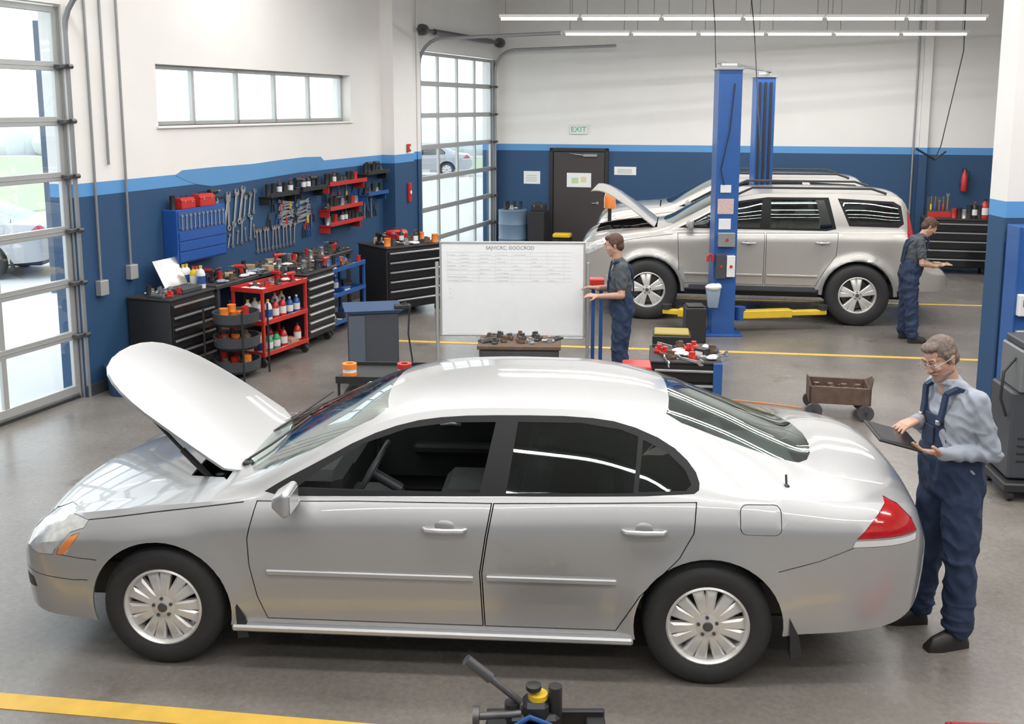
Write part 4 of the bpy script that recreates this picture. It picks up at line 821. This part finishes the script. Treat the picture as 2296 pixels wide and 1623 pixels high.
clut(cab1,-.34,-.0,.06,.44,.957,10,['mK','mS','mR','cK','sK'],'parts on the black tool cabinet',.11,.8)
clut(bench,-1.6,1.45,.06,.36,.952,60,CK,'clutter on the workbench',.11,.8)
clut(bench,-1.5,1.4,.1,.28,.332,12,['xT','xK','tK','cS'],'boxes under the workbench',.3)
put('tR',Wp(chest,.1,.64,1.027),40,scale=.85)
r=E('open_case','open grey metal case with tilted reflective lid','case',Wp(cab1,.10,.18,.957),AL)
g=G();g.box(-.17,.17,-.12,.12,0,.05,.006);P(r,'tray',g,DARKG)
g=G();g.x=Matrix.Translation((0,.10,.05))@Matrix.Rotation(rad(-28),4,'X');g.box(-.20,.20,-.008,.008,0,.34,.004);P(r,'lid',g,STEEL)
for i,(x,y) in enumerate(((.33,.12),(.36,.24),(.33,.36),(.44,.16),(.45,.30))):put('bY' if i%2 else 'bW',Wp(cab1,x if x<.38 else .38,y+.05*(x>.4),.957),0,'white and yellow bottles on the cabinet')
r=E('bin_rack','three-tier rack of round black bins with oily parts','parts rack',LP(1.30,1.24),AL);rack=r
for z in(.05,.32,.59):
    g=G();g.lathe([(.001,0),(.2,0),(.25,.04),(.26,.15),(.245,.15),(.23,.05),(.19,.02),(.001,.02)],24);P(r,'bin',g,DARKG,(0,.27,z))
for a in((-.25,.02),(.25,.02),(-.25,.52),(.25,.52)):
    g=G();g.cyl((a[0],a[1],0),(a[0],a[1],.80),.012,n=8);P(r,'post',g,BLACK)
for z in(.072,.342,.612):
    for i in range(11):
        a=i*.9;q=.05+.10*(i%2);put(R.choice(['mB','mK','mB','mR','cO','mB','xT','cR']),Wp(rack,q*math.cos(a),.27+q*math.sin(a),z+.06*(i%2)),R.uniform(0,360),'oily parts in the bins')
# wall: blue tool cabinet with wrenches
r=E('wall_tool_cabinet','blue wall-mounted steel tool cabinet with drawers','tool cabinet',LP(1.35,0,1.22),AL)
g=G();g.box(0,.93,-.2,-.002,0,.62,.008);P(r,'body',g,TBLUE)
for k in range(3):
    g=G();g.box(.02,.91,-.215,-.2,.02+k*.12,.125+k*.12,.004);P(r,'drawer',g,TBLUE)
g=G();g.box(.02,.91,-.212,-.2,.4,.6,.004);P(r,'tool_panel',g,BLUE)
WR=(0,0,rad(AL))
for i in range(11):put('w2',LP(1.42+i*.078,.222,1.60),rot=WR,scale=1.0)
put('tR',LP(1.6,.12,1.84),AL,scale=.7);put('tR',LP(1.95,.12,1.84),AL,scale=.8);put('gK',LP(2.2,.1,1.84),AL);put('cK',LP(1.42,.1,1.84),AL)
def hang(k,s,z,tilt,sc=None):put(k,LP(s,.02,z),rot=(0,rad(tilt),rad(AL)),scale=sc)
for i in range(8):hang('w3' if i<5 else 'w1',2.38+i*.11,1.42+.03*i,R.uniform(-4,16))
for i in range(9):hang('w1' if i%2 else 'w2',2.36+i*.10,1.22+.01*i,R.uniform(-12,25))
for i in range(11):hang('w1',3.22+i*.09,1.10,R.uniform(-6,6))
for i in range(10):hang('w1',3.75+.03*(i%3),1.42+i*.035,R.uniform(80,96))
for i in range(8):hang('w1',4.2+.03*(i%3),1.40+i*.04,R.uniform(78,98))
for i in range(8):hang(['pK','dK','pB','pR','dR','dY','pK','dB'][i] if i!=1 else 'pK',3.5+i*.11,1.20+.2*(i%2)+.2,R.uniform(-6,6))
for i in range(9):hang(['pK','pR','dY','pB','dB'][i%5],4.4+i*.05+.3*(i>5),1.16+.1*(i%3),R.uniform(-10,10))
def bar(s0,s1,z,m,lab,dep=.03,h=.04):
    g=G();g.box(0,s1-s0,-dep,-.002,0,h,.004);return T('tool_rack',lab,'tool rack',g,m,LP(s0,0,z),AL)
bar(2.35,3.15,1.88,BLACK,'black magnetic tool bar mounted on the blue wall',.015,.03);bar(3.2,4.15,1.40,BLACK,'black magnetic tool bar mounted on the blue wall',.015,.03)
def shelf(s0,s1,z,m,lab):
    r=E('wall_shelf',lab,'shelf',LP(s0,0,z),AL);w=s1-s0;g=G();g.box(0,w,-.2,-.002,0,.015);g.box(0,w,-.205,-.195,0,.06,.002);P(r,'tray',g,m)
    for a in(.02,w-.04):
        g=G();g.box(a,a+.02,-.16,-.002,-.1,0);P(r,'bracket',g,m)
def wput(ks,loc,grp='tools on the wall shelves',scale=None):
    k=R.choice(ks);put(k,loc,AL if k[0]=='g' else R.uniform(0,360) if k[0]!='m' else AL+R.uniform(-40,40),grp,scale=scale)
for s0,s1,z in((4.85,6.0,1.86),(4.85,5.85,1.5),(4.85,5.85,1.27)):
    shelf(s0,s1,z,RED,'red steel wall shelf holding cans and tools')
    for i in range(9):wput(['cR','cK','cS','mK','bK','cK','mK','gK'],LP(s0+.08+i*.108,.1,z+.016),'cans and tools on the red wall shelves')
shelf(6.05,6.8,1.95,BLACK,'black steel wall shelf with power tools');shelf(6.05,6.75,1.62,BLUE,'blue steel wall shelf with small tools')
for i in range(5):wput(['gK','cK','mK'],LP(6.15+i*.13,.1,1.966));wput(['mK','cK','mS'],LP(6.13+i*.13,.1,1.636))
shelf(3.3,4.0,1.82,BLACK,'black steel wall shelf with power tools');shelf(4.1,4.75,1.84,BLACK,'black steel wall shelf with power tools')
for i in range(5):wput(['gK','cK','bK','xK'],LP(3.38+i*.14,.1,1.836));wput(['gK','cK','bK','xK'],LP(4.15+i*.13,.1,1.856))
for i in range(8):hang(['pK','pR','dR','dY','pB','dB'][i%6],5.0+i*.22,1.62,R.uniform(-5,5))
for i in range(6):hang(['w1','pK'][i%2],6.0+i*.12,1.25,R.uniform(-10,10))
for z,h,n in((1.42,.32,'fire_alarm'),(2.26,.13,'fire_alarm')):
    g=G();g.box(0,.09,-.05,-.002,0,h,.008);g.cyl((.045,-.06,h/2),(.045,-.05,h/2),.03,mi=1);T(n,'red fire alarm box mounted on the pilaster','fire alarm',g,[RED,LBL],(LP(7.40,.222,z)),AL)
for s,zz in((.28,1.2),(.75,1.3)):
    r=E('conduit','grey vertical electrical conduit with junction box','conduit',LP(s,0,0),AL);g=G();g.cyl((0,-.03,zz),(0,-.03,5.99),.014,n=8);P(r,'pipe',g,GREY)
    g=G();g.box(-.06,.06,-.08,-.002,zz-.16,zz,.006);P(r,'junction_box',g,ALU)
g=G();g.cyl((.5,-.03,2.4),(.5,-.03,5.99),.014,n=8);T('pipe','grey vertical pipe on the wall','pipe',g,GREY,LP(.0,0),AL)
g=G();g.lathe([(.001,0),(.17,0),(.2,.3),(.21,.3),(.21,.33),(.2,.33),(.16,.03),(.001,.03)],24);T('bucket','dark blue plastic bucket near the glazed door','bucket',g,mat('dark_blue_plastic',(.02,.05,.12),.5),LP(.28,.28,0))
# ---------------------------------------------------------------- mid floor objects
r=E('whiteboard','white mobile whiteboard with ruled schedule on metal stand','whiteboard',(-.78,10.95,0),-2)
g=G();g.box(.02,1.55,-.02,.02,.56,1.56,.004);P(r,'board',g,BOARD)
g=G();g.box(0,1.57,-.027,.027,1.555,1.575,.004);g.box(0,1.57,-.027,.027,.54,.56,.004);g.box(0,.02,-.027,.027,.54,1.57,.004);g.box(1.55,1.57,-.027,.027,.54,1.57,.004);P(r,'board_frame',g,ALU)
for x in(-.03,1.6):
    g=G();g.cyl((x,0,.05),(x,0,1.35),.02,n=10);g.box(x-.02,x+.02,-.3,.3,.04,.08,.006);g.cyl((x,-.27,.025),(x+.001,-.27,.06),.03);g.cyl((x,.27,.025),(x+.001,.27,.06),.03);P(r,'leg',g,ALU)
g=G();g.box(.45,1.55,-.11,-.02,.53,.545,.003);P(r,'pen_tray',g,ALU)
g=G()
zs=[1.46,1.42,1.38,1.34,1.30,1.26,1.22,1.18,1.14]
for z in zs:g.box(.08,1.42,-.0212,-.0204,z,z+.0022)
for x in(.08,.22,.42,.60,.78,.98,1.16,1.34):g.box(x,x+.002,-.0212,-.0204,1.14,1.46)
P(r,'ruled_table',g,mat('faint_marker',(.64,.66,.69),.6))
g=G()
for z in zs[1:]:
    for x in(.09,.24,.44,.62,.80,1.0,1.18):
        if R.random()<.55:
            xx=x
            for k in range(R.randint(3,7)):
                w=R.uniform(.008,.02);h=R.uniform(.004,.010)
                g.box(xx,xx+w,-.0213,-.0205,z+.010,z+.012+h*.2);g.box(xx,xx+.0022,-.0213,-.0205,z+.010,z+.012+h);xx+=w+.004
for i in range(3):g.box(.10,.125+.004*(i%3),-.0213,-.0205,1.06-i*.05,1.063-i*.05)
hw=P(r,'handwriting',g,mat('grey_ink',(.50,.52,.56),.6));hw['kind']='stuff'
def text(s,size,par,name,m,loc,rot=(math.pi/2,0,0),ext=.0006,label=None):
    c=bpy.data.curves.new('t','FONT');c.body=s;c.size=size;c.extrude=ext;c.align_x='CENTER';o=bpy.data.objects.new('t',c);COL.objects.link(o)
    me=bpy.data.meshes.new_from_object(o.evaluated_get(bpy.context.evaluated_depsgraph_get()));bpy.data.objects.remove(o);me.materials.clear();me.materials.append(m);return ob(name,me,loc,rot,par,label)
text('SAJVICRC: DOOCROD',.052,r,'title_text',INK,(.76,-.021,1.492))
for i,(x,m) in enumerate(((.62,INK),(.78,INK),(1.15,RED))):
    g=G();g.box(-.07,.07,-.03,.03,0,.03,.006) if i<2 else g.cyl((-.06,0,.01),(.06,0,.01),.009);T('eraser' if i<2 else 'marker_pen','dark felt whiteboard eraser on the tray' if i<2 else 'red marker pen lying on the tray','eraser' if i<2 else 'pen',g,[m if i else BLACK],(-.78+x,10.95-.065-.035*x,.546),-2)
r=E('parts_bench','low grey steel bench with worn brown top','workbench',(.08,10.25,0),-3);pb=r
g=G();g.box(-.42,.42,-.25,.25,.60,.64,.006);P(r,'top',g,BROWN)
g=G();g.box(-.40,.40,-.23,.23,.36,.60,.01)
g.box(-.37,.37,-.245,-.23,.50,.58,.004);g.box(-.37,.37,-.245,-.23,.39,.48,.004);P(r,'drawer_box',g,DSTEEL)
for x in(-.38,.38):
    for y in(-.2,.2):
        g=G();g.box(x-.02,x+.02,y-.02,y+.02,0,.36,.003);P(r,'leg',g,DSTEEL)
clut(pb,-.36,.36,-.18,.18,.641,14,['mK','mB','mK','mS','sK','mB'],'metal parts on the low bench',.10,.7)
r=E('tool_stand','slim blue tool stand with a red case on top','tool stand',(.94,11.45,0),0)
g=G();g.box(-.04,.0,-.03,.03,.03,1.0,.005);g.box(.05,.09,-.03,.03,.03,1.0,.005);g.box(-.12,.16,-.15,.15,0,.04,.006);g.box(-.1,.14,-.12,.12,.98,1.01,.005);P(r,'frame',g,BLUE)
g=G();g.box(-.09,.10,-.09,.09,1.011,1.09,.01);P(r,'case',g,RED)
r=E('oil_machine','dark grey machine cabinet with blue tray top','machine',(-1.52,10.95,0),12)
g=G();g.box(-.26,.26,-.25,.25,.06,.83,.012);P(r,'body',g,DARKG)
g=G();g.box(-.27,-.1,-.262,-.25,.08,.81,.004);P(r,'side_panel',g,mat('slate_panel',(.085,.105,.14),.5))
g=G();g.hull([(sx*.27,sy*.26,.83) for sx in(-1,1) for sy in(-1,1)]+[(sx*.31,sy*.28,.865) for sx in(-1,1) for sy in(-1,1)]);P(r,'tray',g,mat('dull_blue',(.035,.075,.16),.5))
g=G();g.tube([(.24,-.2,.88),(.34,-.22,.93),(.38,-.24,.88),(.36,-.26,.6),(.40,-.27,.3),(.3,-.3,.08)],.010);g.box(.22,.40,-.24,-.16,.86,.91,.01);P(r,'hose',g,BLACK)
for x in(-.2,.2):
    for y in(-.2,.2):
        g=G();g.cyl((x-.02,y,.04),(x+.02,y,.04),.04);P(r,'caster',g,RUB)
r=E('utility_cart','black two-tier utility cart with grey drawers','cart',(-.98,8.25,0),-3)
g=G();g.box(-.43,.43,-.24,.24,.80,.83,.006);g.box(-.43,.43,-.25,-.24,.80,.86,.003);g.box(-.43,.43,.24,.25,.80,.86,.003);P(r,'tray',g,BLACK)
for x in(-.42,.40):
    for y in(-.23,.21):
        g=G();g.box(x,x+.02,y,y+.02,.1,.8,.003);P(r,'post',g,BLACK)
g=G();g.box(-.38,.14,-.2,.2,.2,.72,.01);P(r,'storage_box',g,DARKG)
g=G();g.box(-.42,.42,-.23,.23,.16,.19,.004);P(r,'shelf',g,BLACK)
g=G();g.tube([(.42,-.2,.84),(.54,-.2,.88),(.58,0,.89),(.54,.2,.88),(.42,.2,.84)],.014);P(r,'handle',g,BLACK)
for x in(-.38,.38):
    for y in(-.2,.2):
        g=G();g.cyl((x-.015,y,.05),(x+.015,y,.05),.05);P(r,'caster',g,RUB)
for x,c,lab in((-1.33,ORG,'orange and white tape roll on the black cart'),(-.88,RED,'red and white tape roll on the black cart')):
    g=G();g.lathe([(.001,0),(.06,0),(.06,.03)],20);g.lathe([(.055,.03),(.055,.06),(.001,.06)],20,mi=1);g.lathe([(.06,.06),(.06,.10),(.03,.10),(.03,.06)],20);T('tape_roll',lab,'tape',g,[c,LBL],(x,8.17,.831))
g=G();g.hull([(-.12,-.05,0),(.12,-.05,0),(-.12,.05,0),(.12,.05,0),(.14,.03,.05),(-.02,.0,.03)]);T('work_glove','black crumpled work glove on the cart','glove',g,BLACK,(-.68,8.27,.832),20)
chest2=cabinet('black rolling tool chest with blue corner panel and scattered tools',(1.64,9.45,0),-8,.66,.62,.60,3,BLACK,BLACKG)
g=G();g.box(.26,.345,-.045,-.02,.14,.62,.003);g.box(.332,.345,-.02,.6,.14,.62,.003);P(chest2,'side_panel',g,LIFTB)
clut(chest2,-.27,.26,.06,.55,.627,15,['mK','mS','gK','mR','mB','sK','xK','rW'],'tools on the rolling chest',.11,.85)
for i in range(4):put('w1',Wp(chest2,-.2+.12*i,.1,.64),rot=(rad(90),rad(90),rad(40*i)),label='chrome combination wrench lying on the chest')
g=G();g.box(-.14,.14,-.15,.15,.0,.62,.01);g.box(-.13,.13,-.14,.14,.62,.67,.01);T('storage_box','red lidded storage box beside the rolling chest','storage box',g,RED,(1.15,9.2,0),-5)
r=E('parts_crate','black crate with yellow lid beside the lift','crate',(1.86,11.7,0),-8);g=G();g.box(-.22,.22,-.18,.18,0,.40,.012);P(r,'body',g,BLACK);g=G();g.box(-.2,.2,-.16,.16,.40,.43,.01);P(r,'lid',g,mat('olive_yellow',(.35,.28,.06),.5))
g=G();g.box(-.13,.13,-.13,.13,0,.46,.01);g.box(-.11,.11,-.11,.11,.46,.49,.01);T('pump_box','black pump unit box beside the lift column','pump',g,BLACK,(2.36,13.0,0),0)
g=G();g.hull([(-.09,-.05,.24),(.09,-.05,.24),(-.09,.05,.24),(.09,.05,.24),(-.06,-.04,0),(.06,-.04,0),(-.06,.04,0),(.06,.04,0),(0,-.08,.12)]);T('rag_pouch','grey-blue cloth pouch hung on the lift column','pouch',g,PBLUE,(2.64,13.26,.40))
g=G();g.ball((0,0,.04),(.11,.07,.05),u=12,w=8);g.ball((.06,.01,.05),(.05,.05,.04),u=10,w=8);T('rag','white crumpled shop rag on the pouch','rag',g,LBL,(2.64,13.24,.63))
g=G();g.tube([(-.03,0,.02),(-.03,0,.09),(0,0,.12),(.03,0,.09),(.03,0,.02)],.02);T('hand_lamp','small red hand lamp hanging on the lift','lamp',g,RED,(2.60,13.30,.98))
r=E('rotary_lamp','orange rotary lamp on a black stand','lamp',(1.62,16.95,0),0);g=G();g.cyl((0,0,0),(0,0,1.35),.03);g.cyl((0,0,0),(0,0,.03),.2);P(r,'stand',g,BLACK);g=G();g.lathe([(.10,1.35),(.10,1.52),(.08,1.60),(.001,1.61)],16);P(r,'lens',g,AMB)
# rusty wagon
r=E('parts_wagon','rusty brown steel parts wagon on casters','cart',(3.22,9.82,0),-12)
g=G();g.hull([(sx*.27,sy*.18,.15) for sx in(-1,1) for sy in(-1,1)]+[(sx*.28,sy*.19,.16) for sx in(-1,1) for sy in(-1,1)])
for a in((-.29,-.265,-.20,.20),(.265,.29,-.20,.20),(-.29,.29,-.20,-.175),(-.29,.29,.175,.20)):g.box(*a,.15,.32,.004)
for sx in(-1,1):
    g.hull([(sx*.29,y,.31) for y in(-.20,.20)]+[(sx*.27,y,.31) for y in(-.20,.20)]+[(sx*.31,y,.42) for y in(-.18,-.08)]+[(sx*.30,y,.42) for y in(-.18,-.08)])
P(r,'tub',g,BROWN)
for x in(-.24,.24):
    for y in(-.22,.2):
        g=G();g.x=Matrix.Translation((x,y,.08));g.lathe([(.02,-.02),(.075,-.022),(.08,-.01),(.08,.01),(.075,.022),(.02,.02)],20,'y',closed=True);g.box(-.012,.012,-.03,-.024,-.01,.08);g.box(-.012,.012,.024,.03,-.01,.08);g.cyl((0,-.03,0),(0,.03,0),.02,n=10);P(r,'caster',g,DSTEEL)
for i in range(8):put(R.choice(['mB','mK','mB']),Wp(r,-.2+.13*(i%4),-.08+.15*(i//4),.20),R.uniform(0,360),'rusty parts in the wagon')
g=G();g.tube([(2.2,10.3,.01),(2.6,10.15,.01),(2.8,10.05,.01),(2.92,9.98,.01)],.006,6);T('air_hose','thin orange air hose lying on the floor','hose',g,ORG,(0,0,0))
# welder cart at right
r=E('welder_cart','dark grey welding machine cart with gauges and hoses','welding machine',(4.12,7.75,0),-6)
g=G();g.box(-.28,.3,-.2,.25,.16,.85,.015);P(r,'cabinet',g,DARKG)
for z in(.30,.36,.42,.48):
    g=G();g.box(-.22,.0,-.206,-.2,z,z+.02,.002);P(r,'vent_slot',g,BLACK)
g=G();g.box(-.32,.34,-.28,.28,.08,.15,.01);P(r,'base',g,BLACK)
g=G();g.box(-.24,.28,-.22,.2,.85,1.18,.012);P(r,'control_unit',g,mat('mid_grey_metal',(.20,.21,.22),.4,.3))
g=G();g.box(-.2,.24,-.235,-.22,1.08,1.15,.004);P(r,'display',g,mat('display_panel',(.3,.42,.50),.3))
for i in range(12):
    g=G();x=-.18+.075*(i%6);z=.91+.07*(i//6);g.cyl((x,-.24,z),(x,-.22,z),.020,n=12);P(r,'knob',g,STEEL if i%3 else BLACK)
g=G();g.box(-.22,.26,-.2,.18,1.18,1.24,.01);P(r,'top_tray',g,DARKG)
g=G();g.tube([(-.24,-.1,1.1),(-.34,-.15,1.0),(-.36,-.18,.8),(-.3,-.15,.65)],.012);P(r,'hose',g,BLACK)
g=G();g.tube([(0,-.21,.7),(.05,-.25,.5),(.0,-.24,.3),(-.1,-.21,.25)],.012);P(r,'hose',g,BLACK)
for x in(-.26,.28):
    for y in(-.22,.22):
        g=G();g.cyl((x-.02,y,.045),(x+.02,y,.045),.045);P(r,'caster',g,RUB)
r=E('lift_post','slim blue lift post with white outlet box beside the column','car lift',(4.22,8.32,0),0)
g=G();g.box(-.12,.14,-.1,.1,.0,2.05,.01);P(r,'column',g,LIFTB)
g=G();g.box(-.13,-.11,-.11,.1,.0,2.05,.004);P(r,'edge_flange',g,BLUE)
g=G();g.box(-.11,.0,-.16,-.1,1.32,1.5,.008);P(r,'outlet_box',g,LBL);g=G();g.box(-.08,-.03,-.164,-.16,1.40,1.46);P(r,'sticker',g,RED)
g=G();g.box(-.11,.02,-.15,-.1,1.08,1.2,.008);P(r,'switch_box',g,GREY)
g=G();g.tube([(-.04,-.12,1.5),(-.01,-.13,2.0),(-.03,-.11,2.4),(-.02,-.05,3.2)],.006);P(r,'cable',g,RED)
# ---------------------------------------------------------------- back wall
r=cabinet('wide black tool cabinet with silver pulls by the back wall',(8.05,18.40,0),AB,1.15,.6,.98,5,cast=True);bc=r
cabinet('black tool cabinet standing by the back wall',(9.25,18.10,0),AB,.9,.6,.98,4)
for i in range(8):put(['cR','cK','cS','cK','bK','cK','bR','cK'][i],Wp(bc,-.05+.085*i,.2,1.007),0,'cans and jars on the back cabinet',scale=1.5 if i>2 else 1.2)
r=E('tool_organiser','red tool organiser rack with upright tools','tool rack',Wp(bc,-.3,.25,1.006),AB);g=G();g.box(-.2,.2,0,.12,0,.12,.006);g.box(-.2,.2,.1,.12,0,.36,.004);P(r,'rack',g,[DARKG]);g=G();g.box(-.2,.2,-.004,0,.0,.1,.002);P(r,'front_rail',g,RED)
for i in range(5):put(['dY','dB','w2','dR','w1'][i],Wp(bc,-.44+.07*i,.30,1.13),0,label='upright hand tool in the red organiser')
for u,z,w,h,m,lab in((.55,1.38,.36,.27,PAPER,'white paper notice taped on the blue wall'),(2.5,1.60,.46,.17,PAPER,'white paper notice beside the door')):
    g=G();g.box(0,w,-.006,-.001,0,h)
    for k in range(4):g.box(w*.15,w*.8,-.0068,-.006,h*.2+k*h*.15,h*.2+k*h*.15+.008,mi=1)
    T('paper_notice',lab,'notice',g,[m,INK],BP(u,0,z),AB)
g=G();g.box(0,.52,-.006,-.001,0,.30);g.box(.1,.25,-.0068,-.006,.08,.2,mi=1);g.box(.3,.42,-.0068,-.006,.1,.22,mi=2);T('door_poster','white paper with a green map taped on the door','poster',g,[PAPER,mat('map_green',(.5,.65,.35),.7),mat('map_yellow',(.7,.65,.35),.7)],BP(1.5,.05,1.33),AB)
r=E('exit_sign','white exit sign with green letters above the door','sign',BP(1.55,0,2.44),AB);g=G();g.box(0,.38,-.04,-.001,0,.2,.006);P(r,'panel',g,LBL)
text('EXIT',.16,r,'lettering',INKG,(.19,-.0405,.045))
r=E('fire_extinguisher','red fire extinguisher mounted on the blue wall','fire extinguisher',BP(9.3,.12,1.40),AB);g=G();g.lathe([(.001,0),(.055,.0),(.06,.03),(.06,.30),(.03,.36),(.02,.38),(.02,.42)],18);P(r,'cylinder',g,RED)
g=G();g.box(-.05,.03,-.01,.01,.40,.44,.004);g.tube([(.02,0,.40),(.08,-.02,.38),(.085,-.02,.2)],.01);P(r,'valve',g,BLACK);g=G();g.box(-.06,.06,.05,.118,.1,.14);P(r,'bracket',g,BLACK)
g=G();g.cyl((0,-.05,0),(0,-.05,5.99),.02,n=8);T('pipe','grey vertical pipe on the back wall','pipe',g,GREY,BP(8.35,0,0),AB)
r=E('steel_drum','blue-grey steel drum with lid by the back wall','drum',BP(.5,.75,0),0);g=G();g.lathe([(.001,0),(.3,0),(.31,.02),(.3,.04),(.3,.28),(.31,.3),(.3,.32),(.3,.58),(.31,.6),(.3,.62),(.3,.86),(.31,.88),(.29,.9),(.001,.89)],32);P(r,'shell',g,mat('blue_grey_drum',(.12,.19,.27),.45))
g=G();g.box(.0,.34,-.25,.25,0,.88,.01);T('black_bin','black square waste bin beside the drum','bin',g,BLACK,BP(.88,.75,0),AB)
for i in range(5):put(R.choice(['mK','cK','mS']),BP(.36+.14*(i%3),.65+.17*(i//3),.9),50*i)
put('tK',BP(1.05,.75,.88),AB,scale=.85)
r=E('mop_bucket','yellow and black mop bucket beside the door','bucket',BP(1.6,1.0,0),AB);g=G();g.lathe([(.001,.0),(.17,.0),(.22,.36),(.2,.36),(.15,.04),(.001,.04)],20);P(r,'tub',g,BLACK);g=G();g.box(-.18,.18,-.12,.12,.37,.46,.02);P(r,'wringer',g,YEL)
g=G();g.lathe([(.001,0),(.2,0),(.24,.02),(.25,.2),(.27,.38),(.25,.4),(.2,.4),(.001,.38)],24);T('waste_drum','dark blue plastic tub on the floor','tub',g,mat('navy_plastic',(.02,.035,.07),.5),(8.35,17.3,0))
for y,z,x0,x1 in((17.2,4.75,1.2,9),(15.5,4.72,-.9,6.5)):
    r=E('overhead_pipe','thin grey overhead conduit pipe hung from the ceiling','pipe',(0,0,0));g=G();g.cyl((x0,y,z),(x1,y,z+.02),.022,n=8);P(r,'pipe',g,GREY)
    for x in(x0+.4,(x0+x1)/2,x1-.4):
        g=G();g.cyl((x,y,z),(x,y,6.0),.008,n=6);P(r,'hanger',g,GREY)
for a,b in(((2.9,15.9,5.98),(3.1,15.6,2.55)),((3.5,16.2,5.98),(3.35,13.9,2.4))):
    g=G();a=Vector(a);b=Vector(b);g.tube([a,a.lerp(b,.5)+Vector((.04,0,-.05)),b],.008,6);T('hanging_cable','thin black cable hanging from the ceiling','cable',g,BLACK,(0,0,0))
g=G();g.tube([(8.1,18.9,5.98),(8.15,18.9,4),(7.85,18.9,2.3),(7.75,18.9,2.05)],.009,6);g.tube([(7.4,18.9,2.25),(7.75,18.9,2.05),(7.95,18.9,2.2)],.02,6);T('hose_reel_line','black air line with connector hanging from the ceiling','hose',g,BLACK,(0,0,0))
# ---------------------------------------------------------------- foreground
r=E('floor_jack','black hydraulic floor jack with yellow cap','jack',(.10,4.38,0),0)
for y in(-.16,.10):
    g=G();g.box(-.22,.34,y,y+.03,.05,.17,.006);P(r,'side_rail',g,BLACK)
g=G();g.box(-.22,-.12,-.16,.13,.05,.15,.006);P(r,'cross_member',g,BLACK)
g=G();g.box(.25,.34,-.16,.13,.05,.14,.006);P(r,'cross_member',g,BLACK)
g=G();g.cyl((-.1,0,.20),(-.1,0,.28),.035);g.cyl((.10,0,.08),(.10,0,.36),.032);g.lathe([(.001,.37),(.036,.365),(.036,.345),(.03,.34)],16)
g.box(-.12,.12,-.06,.06,.1,.24,.02);g.box(-.05,.07,-.06,.06,.1,.30,.02);P(r,'pump_body',g,BLACK)
g=G();g.cyl((.02,0,.30),(.02,0,.325),.045);P(r,'cap',g,YEL)
g=G();g.cyl((-.06,0,.28),(-.26,-.02,.46),.016);g.cyl((-.2,-.01,.405),(-.31,-.025,.505),.026,n=12);P(r,'handle',g,DSTEEL)
g=G();g.cyl((-.25,-.05,.24),(-.06,-.03,.24),.018);g.cyl((-.28,-.05,.24),(-.25,-.05,.24),.045);P(r,'side_knob',g,DSTEEL)
g=G();g.tube([(.08,-.06,.2),(-.02,-.09,.26),(-.1,-.08,.2),(-.12,-.05,.12),(0,-.1,.1),(.18,-.1,.14)],.012);P(r,'hose',g,BLUE)
for k in range(3):
    g=G();g.cyl((-.08+.06*k,-.065,.14+.03*k),(-.08+.06*k,-.085,.14+.03*k),.014,n=6);P(r,'bolt',g,STEEL)
for x in(-.18,.3):
    for y in(-.19,.16):
        g=G();g.cyl((x,y-.015,.05),(x,y+.015,.05),.05);P(r,'wheel',g,DSTEEL)
tm=wheel_protos(.335,.20,.22,7,True)
r=ob('spare_tyre',tm[0],(.83,3.76,.268),(0,0,rad(6)),None,'black ribbed rubber tyre standing upright on the floor','tyre');r.scale=(.8,.8,.8)
g=G();g.box(-.2,.5,-.2,.05,.0,.05,.01);g.box(-.18,.48,-.18,.03,.05,.06,.005);T('tool_tray','low red metal tool tray on the floor','tool tray',g,REDD,(2.3,4.53,0),-4)
def rm(o):
    for c in list(o.children):rm(c)
    bpy.data.objects.remove(o)
for o in PR.values():rm(o)
